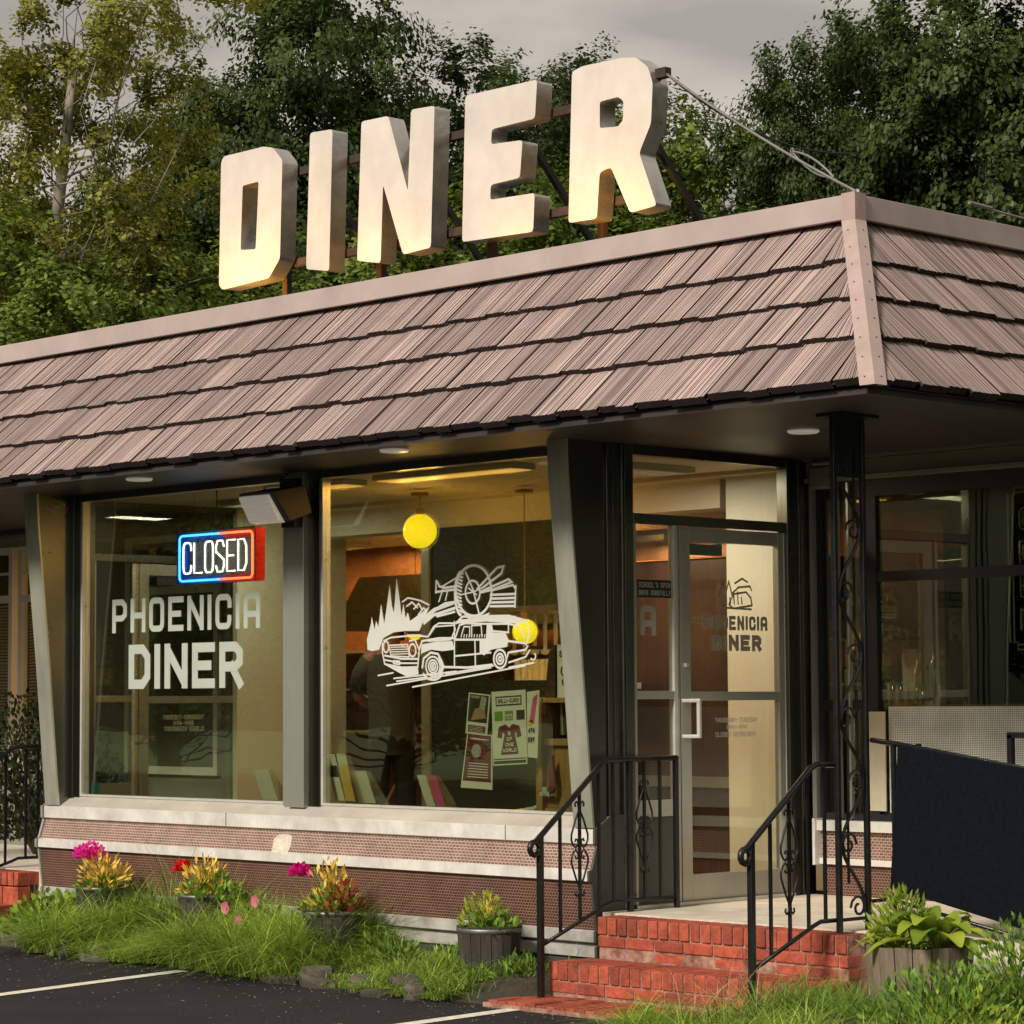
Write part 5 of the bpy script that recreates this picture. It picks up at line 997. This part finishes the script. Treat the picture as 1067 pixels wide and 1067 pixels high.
# ramp railing with the black board
RR = thing('ramp_railing', 'black iron ramp railing sloping down to the right behind the black board', 'railing', (1.8, 0, .4))
a = at(908, 771, 1, .02); b = at(1090, 806, 1, -.15); k = MB(); k.tube([a, at(932, 775, 1, 0), b], .014, 8); k.build('handrail', 'iron', RR, smooth=True)
a2 = at(908, 939, 1, .02); k = MB(); k.tube([a2, at(930, 937, 1, 0), at(948, 943, 1, -.02), at(1090, 985, 1, -.15)], .010, 8); k.build('lower_rail', 'iron', RR, smooth=True)
for px in (931, 957): c = at(px, 775, 1, -.02); MB().bar((c[0], c[1], .385), (c[0], c[1], c[2]), .02).build('post', 'iron', RR)
c = at(1053, 766, 1, .9); r2 = thing('ramp_railing', 'short length of black rail corner rising behind the black board at the right edge', 'railing', (c[0], .9, .385)); MB().bar((c[0], .9, .385), (c[0], .9, c[2]), .03).build('post', 'iron', r2); MB().bar((c[0] - .015, .9, c[2]), (c[0] + .7, .9, c[2]), .03).build('handrail', 'iron', r2)
q = [at(935, 775.5, 1, -.16), at(1100, 807, 1, -.16), at(1095, 978, 1, -.16), at(968, 938, 1, -.16), at(927, 927, 1, -.16)]
bb = MB(); bb.prism([tuple(p) for p in reversed(q)], (0, .03, 0)); tag(bb.build('black_board', 'boardblack', bevel=.006), 'large plain matt black board leaning tilted against the ramp railing', 'board')
# ------------------------------------------------------------------ planters, plants
def barrel(px, py, y, rad, h, label, mat_='barrel', hoop=True):
    c = at(px, py, 1, y); x = c[0]; zt = c[2]; zb = zt - h
    e = thing('barrel_planter', label, 'planter', (x, y, zb), 'half-barrel planters')
    k = MB(); n = 18
    for i in range(n):
        a0 = 2 * math.pi * (i + .03) / n; a1 = 2 * math.pi * (i + .97) / n; rb_, rt = rad * .88, rad * (1 + random.uniform(-.01, .01)); zt_ = zt + random.uniform(-.004, .004)
        P_ = lambda a, r, z: (x + r * math.cos(a), y + r * math.sin(a), z)
        k.add([P_(a0, rb_, zb), P_(a1, rb_, zb), P_(a1, rt, zt_), P_(a0, rt, zt_), P_(a0, rb_ - .018, zb), P_(a1, rb_ - .018, zb), P_(a1, rt - .018, zt_), P_(a0, rt - .018, zt_)], [(0, 1, 2, 3), (3, 2, 6, 7), (7, 6, 5, 4), (0, 3, 7, 4), (1, 5, 6, 2)])
    k.build('staves', mat_, e)
    if hoop: k = MB(); k.lathe([(rad * .985, h * .86), (rad * 1.006, h * .87), (rad * 1.006, h * .95), (rad * .99, h * .96)], (x, y, zb), 30); k.build('hoop', 'hoop', e, smooth=True)
    MB().lathe([(.001, 0), (rad * .95, -.01)], (x, y, zt - .03), 20).build('earth', 'soil', e); return (x, y, zt - .03)
b1 = barrel(104, 922, -.42, .155, .2, 'half-barrel planter at the far left of the flower bed'); b2 = barrel(213, 930, -.44, .165, .2, 'half-barrel planter second from the left with red bloom')
b3 = barrel(346, 947, -.46, .175, .2, 'half-barrel planter under the orange and green coleus'); b4 = barrel(510, 964, -.42, .18, .24, 'half-barrel planter near the brick steps with a yellow-green plant')
b5 = barrel(958, 984, -.62, .25, .30, 'pale weathered planter below the black board on the right', 'palewood', False)
def leafblades(n, c, spread, h, lw, ll, up=.5, seed=1, jit=1.0):
    """leaves scattered on a mound: two-quad folded blades as separate quads"""
    d = rdir(n); d[:, 2] = np.abs(d[:, 2]) * 1.0; r = rng.random(n) ** .5
    C_ = np.array(c) + d * np.array([spread, spread, h]) * r[:, None]
    o = d + rdir(n) * .6 * jit; o[:, 2] += up; o /= np.linalg.norm(o, axis=1)[:, None]
    s_ = np.cross(o, rdir(n)); s_ /= np.linalg.norm(s_, axis=1)[:, None]; k = rng.uniform(.6, 1.2, n)[:, None]
    return cards(C_, o * ll * k, s_ * lw * k)
def clump(name, label, cat, c, spec, group=None, stems=10):
    e = thing(name, label, cat, tuple(c), group)
    k = MB()
    for i in range(stems):
        a = random.uniform(0, 6.28); r_ = random.uniform(.2, .9) * spec[0][1]; h_ = spec[0][2] * random.uniform(.5, .9)
        k.tube([c, (c[0] + r_ * .5 * math.cos(a), c[1] + r_ * .5 * math.sin(a), c[2] + h_ * .6), (c[0] + r_ * math.cos(a), c[1] + r_ * math.sin(a), c[2] + h_)], [.004, .003, .002], 5)
    k.build('stems', 'weed', e)
    for nm, (n, sp, h_, lw, ll, mt, off) in zip([s[0] for s in spec], [(s[3], s[1], s[2], s[4], s[5], s[6], s[7]) for s in spec]):
        v, nn = leafblades(n, np.array(c) + np.array(off), sp, h_, lw, ll); leafobj(nm, v, nn, mt, e)
    return e
clump('coleus_plant', 'yellow coleus with magenta bloom in the far left planter', 'flowering plant', b1, [('leaves', .19, .24, 260, .011, .032, 'coleus', (.05, 0, .02)), ('foliage', .2, .14, 160, .016, .035, 'weed', (0, 0, 0)), ('blossom', .11, .10, 260, .015, .017, 'petal', (-.04, -.05, .21))])
clump('coleus_plant', 'yellow coleus with red bloom in the second planter', 'flowering plant', b2, [('leaves', .18, .24, 220, .011, .032, 'coleus', (0, 0, .02)), ('foliage', .22, .17, 200, .016, .035, 'weed', (.08, 0, 0)), ('blossom', .06, .08, 110, .015, .017, 'petalr', (-.16, -.05, .16))])
clump('coleus_plant', 'orange, yellow and dark red coleus with magenta bloom in the third planter', 'flowering plant', b3, [('leaves', .16, .31, 240, .011, .032, 'coleus', (-.01, 0, .02)), ('red_leaves', .14, .20, 130, .014, .03, 'coleusred', (.09, 0, .02)), ('foliage', .2, .18, 200, .016, .035, 'weed', (0, 0, 0)), ('green_rosette', .1, .1, 50, .009, .05, 'leaf_lime', (-.10, -.06, 0)), ('blossom', .07, .075, 160, .015, .017, 'petal', (-.23, -.05, .22))])
clump('coleus_plant', 'yellow-green leafy plant in the planter nearest the steps', 'flowering plant', b4, [('leaves', .15, .20, 240, .009, .028, 'leaf_lime', (-.05, 0, .02)), ('foliage', .17, .12, 150, .016, .03, 'weed', (.03, 0, 0)), ('tips', .05, .21, 26, .010, .03, 'coleus', (.0, 0, .02))])
def hosta(c, n, ll, lw, label):
    e = thing('hosta_plant', label, 'plant', tuple(c)); k = MB()
    for i in range(n):
        a = i * 2.4 + random.uniform(-.3, .3); el = .4 + 1.0 * (1 - i / n) + random.uniform(-.12, .12); L_ = ll * random.uniform(.7, 1.15); W_ = lw * random.uniform(.8, 1.1); m = 7
        u = np.array([math.cos(a), math.sin(a), 0]); s_ = np.array([-math.sin(a), math.cos(a), 0]); rows = []
        for j in range(m + 1):
            t = j / m; out = L_ * (t * math.cos(el) + .25 * t * t); z = L_ * (t * math.sin(el) * 1.1 - .55 * t * t * t); ww = W_ * (math.sin(math.pi * min(1, (t * .92 + .04))) ** .75) * (.12 if t < .3 else 1) if t < .3 else W_ * math.sin(math.pi * (t - .3) / .7 * .96 + .04) ** .7
            p = np.array(c) + u * out + np.array([0, 0, z]); rows += [p + s_ * ww + (0, 0, ww * .35), p, p - s_ * ww + (0, 0, ww * .35)]
        k.add(rows, [f for j in range(m) for f in ((j * 3, j * 3 + 1, j * 3 + 4, j * 3 + 3), (j * 3 + 1, j * 3 + 2, j * 3 + 5, j * 3 + 4))], 0)
    k.build('leaves', 'leaf_lime', e, smooth=True); return e
hosta((b5[0] + .10, b5[1], b5[2]), 30, .32, .052, 'bright lime broad-leaved plant growing in the pale planter')
clump('bushy_plant', 'fine-leaved bright green plant left of the broad lime leaves', 'plant', (b5[0] - .06, b5[1] - .05, b5[2]), [('leaves', .17, .28, 620, .008, .028, 'leaf_lime', (0, 0, .02))])
c = at(925, 968, 1, -.6); clump('withered_plant', 'small brown withered plant at the left rim of the pale planter', 'plant', (c[0], -.62, b5[2]), [('leaves', .10, .09, 120, .006, .03, 'coleusred', (0, 0, 0)), ('dry_leaves', .12, .08, 60, .004, .04, 'straw', (0, 0, 0))])
c = at(1062, 985, 1, -.7); clump('bushy_plant', 'bright green bushy plant at the right edge below the black board', 'plant', (c[0], -.7, .1), [('leaves', .30, .48, 1100, .011, .022, 'weed', (0, 0, 0)), ('bright_leaves', .28, .42, 400, .011, .022, 'leaf_lime', (.1, 0, 0))], stems=24)
c = at(965, 1035, 1, -.95); clump('bushy_plant', 'low bright weedy clump in front of the pale planter', 'plant', (c[0] + .12, -.95, .0), [('leaves', .42, .38, 2200, .011, .024, 'weed', (0, 0, 0)), ('bright_leaves', .32, .32, 500, .010, .022, 'leaf_lime', (.18, -.1, -.02))], stems=30)
c = at(56, 930, 1, -.55); clump('ivy_bush', 'low bright green leafy creeper at the left end of the flower bed', 'plant', (c[0], -.52, .04), [('leaves', .40, .26, 700, .022, .028, 'weed', (0, 0, 0)), ('bright_leaves', .36, .28, 420, .022, .028, 'leaf_lime', (-.05, 0, 0))], stems=16)
for px, py, lb in ((236, 946, 'pale pink petunia, left of the three in the grass'), (267, 939, 'pale pink petunia, right of the three in the grass'), (250, 959, 'pale pink petunia, lowest of the three in the grass')):
    c = at(px, py, 1, -.62); e = thing('petunia', lb, 'flower', (c[0], -.62, .02), 'pink petunias in the grass'); MB().tube([(c[0] + .02, -.6, .02), tuple(c)], .003, 5).build('stem', 'weed', e)
    k = MB(); n = 15; vv = [tuple(np.array(c) + np.array([0, .01, 0]))]
    for j in range(n): a_ = 2 * math.pi * j / n; r_ = .038 * (1 + .14 * math.cos(5 * a_)); vv.append((c[0] + r_ * math.cos(a_), c[1] - .012, c[2] + r_ * math.sin(a_)))
    k.add(vv, [(0, 1 + j, 1 + (j + 1) % n) for j in range(n)]); k.build('petals', 'petalp', e, smooth=True)
c = at(22, 772, 1, .9); sx = MB()
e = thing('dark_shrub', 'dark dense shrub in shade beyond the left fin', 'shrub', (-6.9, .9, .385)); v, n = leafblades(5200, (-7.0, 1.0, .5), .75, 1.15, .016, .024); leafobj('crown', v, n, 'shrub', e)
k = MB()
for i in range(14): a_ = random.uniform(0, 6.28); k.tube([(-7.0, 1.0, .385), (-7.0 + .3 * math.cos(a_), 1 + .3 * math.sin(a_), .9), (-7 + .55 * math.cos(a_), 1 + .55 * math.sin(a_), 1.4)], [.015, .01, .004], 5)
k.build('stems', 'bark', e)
# ------------------------------------------------------------------ grass
def blades(n, fx, hmin, hmax, wid, bend, name, mt, seg=4, tuft=0):
    """fx(n) -> base positions; curved tapered blades"""
    B_ = fx(n)
    if tuft:
        m_ = max(1, n // tuft); ci = rng.integers(0, m_, n); B_ = B_[:m_][ci]; off = rng.normal(size=(n, 2)) * .022; B_ = B_.copy(); B_[:, :2] += off; B_[:, 3] *= (.55 + .75 * rng.random(m_))[ci]
    a = rng.uniform(0, 2 * math.pi, n); dirv = np.stack([np.cos(a), np.sin(a), np.zeros(n)], 1); side = np.stack([-np.sin(a), np.cos(a), np.zeros(n)], 1)
    tw = rng.uniform(0, 2 * math.pi, n); side = np.cos(tw)[:, None] * side + np.sin(tw)[:, None] * dirv * .6
    h = rng.uniform(hmin, hmax, n) * (B_[:, 3] if B_.shape[1] > 3 else 1); be = rng.uniform(.2, 1, n) * bend; w_ = wid * rng.uniform(.6, 1.3, n)
    P_ = []
    for j in range(seg + 1):
        t = j / seg; p = B_[:, :3] + dirv * (h * be * t ** 1.8)[:, None]; p = p + np.stack([0 * h, 0 * h, h * (t - .45 * be * t * t)], 1); ww = w_ * (1 - t) ** .7 * .5 + .0003; P_.append((p - side * ww[:, None], p + side * ww[:, None]))
    v = np.empty((n, seg, 4, 3))
    for j in range(seg): v[:, j, 0] = P_[j][0]; v[:, j, 1] = P_[j][1]; v[:, j, 2] = P_[j + 1][1]; v[:, j, 3] = P_[j + 1][0]
    rn = np.repeat(rng.random(n), seg); return leafobj(name, v.reshape(-1, 3), n * seg, mt, None, 4, rn, stuff=True)
def bedpos(x0, x1, dense=None):
    def f(n):
        x = rng.uniform(x0, x1, n); yf = np.array([bedf(q) for q in x]); y = yf - .01 + (-.12 - yf) * rng.random(n) ** 1.2; z = GZ + .01 + .1 * np.clip((y - yf) / .4, 0, 1)
        s_ = .75 + .4 * np.sin(x * 2.6 + 1) + .3 * np.sin(x * 6.1); s_ = np.clip(s_, .35, 1.4)
        # long grass left of the third barrel, short near the steps
        s_ = np.where(x < -1.7, s_ * 1.0, s_ * .62); return np.stack([x, y, z, s_], 1)
    return f
tag(blades(19000, bedpos(-4.35, -1.75), .14, .50, .0085, 2.1, 'grass', 'grass', tuft=34), 'long tousled green grass growing in the front flower bed', 'grass')
tag(blades(10000, bedpos(-1.9, -.30), .12, .36, .0065, 2.1, 'grass', 'grass', tuft=40), 'shorter bright grass between the third planter and the steps', 'grass')
tag(blades(1100, bedpos(-4.6, -.1), .25, .48, .004, 1.5, 'tall_grass', 'weed'), 'thin tall grass stalks leaning in front of the tile wall', 'grass')
def wallpos(n):
    x = rng.uniform(-4.25, -1.75, n); y = rng.uniform(-.36, -.14, n); return np.stack([x, y, np.full(n, .05), .6 + .5 * rng.random(n) * (1 + np.sin(x * 3.3))], 1)
tag(blades(2600, wallpos, .22, .50, .007, 1.3, 'tall_grass', 'grass', tuft=22), 'tall leaning grass growing against the tile wall between the planters', 'grass')
tag(blades(350, bedpos(-4.9, -.2), .12, .30, .004, 1.6, 'dry_grass', 'straw'), 'dry straw-coloured stalks among the green grass', 'grass')
WL = ['beside the first planter', 'between the first and second planters', 'right of the second planter', 'left of the third planter', 'right of the third planter against the wall', 'halfway between the third and fourth planters', 'left of the planter nearest the steps', 'behind the left railing newel']
for i, px in enumerate((150, 172, 262, 292, 392, 425, 462, 552)):
    c = at(px, 940, 1, -.4); hh = (.34, .28, .36, .30, .22, .18, .16, .16)[i]
    clump('weed_plant', ('tall leafy weed ' if hh > .25 else 'low leafy weed ') + WL[i], 'weed', (c[0], -.35 - .12 * (i % 2), .03), [('leaves', .17, hh, 260, .008, .030, 'weed', (0, 0, 0)), ('bright_leaves', .15, hh * .9, 90, .007, .026, 'leaf_mid', (.03, 0, 0))], 'weeds in the flower bed', stems=9)
def rpos(x0, x1, y0, y1, z=.0, ex=None):
    def f(n): x = rng.uniform(x0, x1, n); y = rng.uniform(y0, y1, n); return np.stack([x, y, np.full(n, z), .7 + .5 * rng.random(n)], 1)
    return f
tag(blades(10000, rpos(1.62, 4.2, -1.75, -1.0, .0), .09, .28, .0075, 1.9, 'grass', 'grass', tuft=36), 'bright grass at the lower right corner beside the steps', 'grass')
tag(blades(2400, rpos(1.85, 2.7, -1.05, -.62, .03), .10, .30, .006, 1.1, 'grass', 'weed'), 'darker weeds growing around the pale planter', 'grass')
tag(blades(90, rpos(1.45, 2.0, -1.15, -.80, .0), .25, .42, .0035, 1.4, 'dry_grass', 'straw'), 'dry seed stalks in front of the right end of the steps', 'grass')
# stones along the bed edge
stone_lab = ['flat weathered edging stone along the asphalt edge of the bed']
def stone(x, y, sx, sy, sz, label=None, group='flat stones edging the flower bed'):
    k = MB(); n = random.choice([6, 7, 8]); vs = []; ph = random.uniform(0, 6); tl = [random.uniform(-.12, .12), random.uniform(-.12, .12)]
    ring = []
    for i in range(n):
        a_ = 2 * math.pi * (i + random.uniform(-.28, .28)) / n + ph; q = random.uniform(.78, 1.1); ring.append((sx * q * math.cos(a_), sy * q * math.sin(a_)))
    for (f, zz) in ((.9, -.03), (1.0, sz * .7), (.97, sz * 1.5), (.80, sz * 1.95)):
        for u, v in ring: vs.append((x + u * f + random.uniform(-.004, .004), y + v * f + random.uniform(-.004, .004), GZ + zz + (u * tl[0] + v * tl[1] if zz > 0 else 0) + random.uniform(-.003, .003)))
    fs = [(j * n + i, j * n + (i + 1) % n, (j + 1) * n + (i + 1) % n, (j + 1) * n + i) for j in range(3) for i in range(n)] + [tuple(3 * n + i for i in range(n))]
    k.add(vs, fs); o = k.build('edging_stone', 'stone', bevel=.006); tag(o, label or 'flat weathered stone edging the bed, partly hidden by grass', 'stone', group); return o
k1 = k2 = 0; x = -5.9
while x < -.55:
    w_ = random.uniform(.06, .20)
    if -3.5 < x < -2.0: x += w_ * 2; continue
    stone(x + w_, bedf(x) + random.uniform(-.05, .07), w_, .09, random.uniform(.012, .04), ORD[k1] + ' stone from the left along the asphalt edge of the bed'); k1 += 1; x += w_ * random.uniform(1.7, 2.9)
x = -5.3
while x < -.6: w_ = random.uniform(.08, .15); stone(x + w_, bedf(x) + .10, w_, .08, random.uniform(.035, .055), ORD[k2] + ' stone from the left in the rear row half sunk in grass'); k2 += 1; x += w_ * 3.1
for px, py, sx, sz, lb in ((476, 1029, .075, .035, 'small pale brown stone near the parking line end'), (541, 1030, .10, .045, 'large rounded grey stone beside the foot of the left railing'), (515, 1012, .14, .03, 'long flat dark slab below the barrel nearest the steps'), (548, 1008, .07, .03, 'reddish stone tucked under the left railing'), (500, 1036, .05, .02, 'smallest pebble stone between two larger ones'), (520, 1022, .08, .03, 'brown flat stone behind the rounded grey stone')):
    c = at(px, py, 2, GZ + .02); stone(c[0], min(c[1], -.5), sx, sx * .6, sz, lb, 'loose stones by the railing foot')
c = at(895, 1062, 2, .0); stone(c[0], c[1], .30, .1, .03, 'long flat slab edging the grass at the lower right corner', None) if False else None
# ------------------------------------------------------------------ trees
def make_tree(H, cr, cb, nclump, per, lsize, clr, leafm, barkm, seed, lean=(0, 0), shell=.55, flat=.8, trunk_r=.16):
    global rng
    r0 = np.random.default_rng(seed); tp = MB(); top = H * .8
    def tr_at(z): t = z / H; return np.array([lean[0] * t * t + .15 * math.sin(3 * t + seed), lean[1] * t * t + .15 * math.cos(4 * t + seed), z])
    zs = np.linspace(0, top, 12); tp.tube([tr_at(z) for z in zs], [trunk_r * (1 - .9 * z / H) + .015 for z in zs], 8)
    V_ = []; NQ = []
    for i in range(nclump):
        d = r0.normal(size=3); d /= np.linalg.norm(d); rad = (r0.random() ** shell)
        zc = cb + (H - cb) / 2; prof = 1.0
        c = np.array([d[0] * cr * rad, d[1] * cr * rad, zc + d[2] * (H - cb) / 2 * rad])
        # outline unevenness
        c[:2] *= .75 + .45 * (.5 + .5 * math.sin(c[2] * 1.7 + seed * 3 + math.atan2(d[1], d[0]) * 3)); c[:2] += tr_at(max(0, c[2]))[:2]
        zs_ = max(cb * .5, c[2] - math.hypot(c[0], c[1]) * .75 - .3); a = tr_at(min(top, zs_)); m = (a + c) / 2 + np.array([0, 0, -.12 * np.linalg.norm(c - a)]) + r0.normal(size=3) * .12
        rb_ = .006 + .005 * np.linalg.norm(c - a) * trunk_r / .16; j_ = lambda q: q + r0.normal(size=3) * .07 * np.linalg.norm(c - a); tp.tube([a, j_((a + m) / 2), m, j_((m + c) / 2), c], [rb_, rb_ * .8, rb_ * .6, rb_ * .4, .005], 5)
        rc = clr * r0.uniform(.6, 1.25); n = int(per * (rc / clr) ** 1.5); q = r0.normal(size=(n, 3)); q /= np.linalg.norm(q, axis=1)[:, None]; q *= (r0.random(n) ** .5)[:, None]
        # sub-twigs: pull leaves towards a few spokes
        sp = r0.normal(size=(7, 3)); sp /= np.linalg.norm(sp, axis=1)[:, None]; idx = r0.integers(0, 7, n); q = q * .30 + sp[idx] * (.25 + .65 * r0.random(n) ** .7)[:, None]
        V_.append(c + q * rc * np.array([1, 1, flat])); NQ.append(q / (np.linalg.norm(q, axis=1)[:, None] + 1e-6) + (c - np.array([0, 0, zc])) / (cr * 1.6))
        for s_ in sp[:4]: tp.tube([c, c + s_ * rc * .7 * np.array([1, 1, flat])], [.007, .003], 4)
    C_ = np.concatenate(V_); n = len(C_); nn_ = np.concatenate(NQ) + np.array([0, 0, .5]) + r0.normal(size=(n, 3)) * .55; nn_ /= np.linalg.norm(nn_, axis=1)[:, None]; o = np.cross(nn_, r0.normal(size=(n, 3))); o /= np.linalg.norm(o, axis=1)[:, None]; s_ = np.cross(o, nn_)
    k = r0.uniform(.6, 1.3, n)[:, None] * lsize; v, nn = cards(C_, o * k, s_ * k * .62)
    root = bpy.data.objects.new('tree', None); COL.objects.link(root)
    tp.build('trunk', barkm, root, smooth=True); leafobj('crown', v, nn, leafm, root, rnd=r0.random(nn)); return root, H
protos = {}
def proto(key, *a, **k):
    r, H = make_tree(*a, **k); protos[key] = [r, H, False]
proto('syc', 10.5, 2.4, .8, 165, 800, .033, .58, 'leaf_olive', 'palebark', 3, lean=(.5, .3), trunk_r=.13, shell=.5)
proto('dark', 11.0, 3.0, 2.0, 170, 1350, .052, 1.05, 'leaf_dark', 'bark', 5, shell=.5)
proto('mid', 8.0, 2.8, .4, 150, 1150, .042, .85, 'leaf_mid', 'bark', 8, shell=.5)
proto('tall', 12.0, 2.5, 1.5, 160, 1250, .052, 1.0, 'leaf_dark', 'bark', 11, shell=.55)
def plant(key, px, ytop, dist, rot, label, sxy=1.0, pos=None, group='trees behind the diner', h=None):
    r, H, used = protos[key]
    o = r if not used else copy_tree(r); protos[key][2] = True
    hh = h if h else zat(ytop, dist) - GZ; s_ = hh / H; o.scale = (s_ * sxy, s_ * sxy, s_); o.location = pos if pos else far(px, dist, GZ - .03); o.rotation_euler = (0, 0, rot); o.name = 'tree'; tag(o, label, 'tree', group); return o
plant('syc', 40, -150, 31.5, .4, 'loose olive tree with pale bark at the far left, tallest of the row', .95)
plant('syc', 128, 120, 34.5, 2.2, 'smaller olive tree overlapping the letter D from the left', 1.15)
plant('dark', 315, -60, 37.5, 1.0, 'tall dark tree above the letters D and I, tallest in the middle', .68)
plant('dark', 228, 75, 40.5, 3.3, 'dark tree left of the tall middle one', .62)
plant('tall', 418, 78, 40.5, 2.0, 'dark slim tree above the letter N', .62)
plant('tall', 512, 40, 38.5, .6, 'dark tree rising behind the letter E', .85)
plant('dark', 585, 85, 41.5, 4.6, 'dark tree mostly hidden between the letters E and R', .6)
plant('tall', 625, 45, 40.5, 5.1, 'narrow dark tree directly behind the letter R', .7)
plant('mid', 748, 78, 37.5, 2.9, 'rounded yellow-green tree right of the letter R, lowest crown of the row', 1.15)
plant('mid', 700, 92, 39.5, 5.0, 'green tree half hidden behind the right edge of the letter R', .9)
plant('tall', 812, 66, 34.5, 1.7, 'leaning loose tree just right of the low green gap', .55)
plant('dark', 895, 22, 36, 4.1, 'tall green tree with pointed top right of centre', .62)
plant('dark', 1068, -110, 34.5, 5.5, 'big dark tree filling the upper right corner', .72)
plant('tall', 985, 60, 36.5, 3.0, 'dark tree left of the big upper right one', .6)
for i, (px, yt, ds, rt, lb) in enumerate(((90, 240, 22, 1, 'low green undergrowth tree below the far left tree'), (215, 215, 25, 2, 'bright low tree peeking left of the letter D'), (330, 215, 25, 3, 'low green tree behind the letters D and I'), (440, 190, 26, 4, 'low green tree behind the letter N'), (545, 170, 26, 5, 'low green tree behind the letter E'), (650, 190, 26, .5, 'low green tree behind the letter R'), (830, 205, 26, 2.6, 'low green tree above the roof left of the corner'), (960, 232, 25, 3.7, 'low green tree above the roof right of the corner'), (1040, 225, 24, 1.9, 'low green tree at the right edge above the roof'), (20, 200, 23, 4.4, 'low green tree at the left edge above the roof'))):
    plant('mid', px, yt, ds + 7, rt, lb, 1.1)
# woodland across the road: seen only in the window reflections
for i in range(26):
    if i < 15: x = -14 - 2.6 * i + random.uniform(-1, 1); y = -27 + 0.25 * i + random.uniform(-3, 3)
    else: x = 10 + 2.2 * (i - 15); y = 14 + random.uniform(-3, 3) + (i - 15)
    plant(['mid', 'dark', 'tall'][i % 3], 0, 0, 0, i * 1.3, 'broadleaf tree of the wood across the road, outside the view', 1.3, pos=(x, y, GZ - .03), group='trees outside the view', h=random.uniform(9, 13))
# wooded hills far off
def hill(x0, y0, x1, y1, h, w_):
    k = MB(); n, m = 60, 8; vs = []; r0 = np.random.default_rng(int(abs(x0)))
    for i in range(n + 1):
        t = i / n; hx = h * (.55 + .3 * math.sin(3.1 * t + 1) + .15 * math.sin(9 * t)); dx, dy = (y1 - y0), -(x1 - x0); l_ = math.hypot(dx, dy); dx /= l_; dy /= l_
        for j in range(m + 1): s_ = j / m; vs.append((x0 + (x1 - x0) * t + dx * w_ * (s_ - .5), y0 + (y1 - y0) * t + dy * w_ * (s_ - .5), GZ - .5 + hx * math.sin(math.pi * s_) + r0.uniform(-1, 1) * (.6 if 0 < j < m else 0)))
    k.add(vs, [(i * (m + 1) + j, i * (m + 1) + j + 1, (i + 1) * (m + 1) + j + 1, (i + 1) * (m + 1) + j) for i in range(n) for j in range(m)]); return struct(k.build('hill', 'hill', smooth=True))
hill(-330, 150, 60, 330, 60, 120); hill(-200, -60, -30, -190, 40, 60)
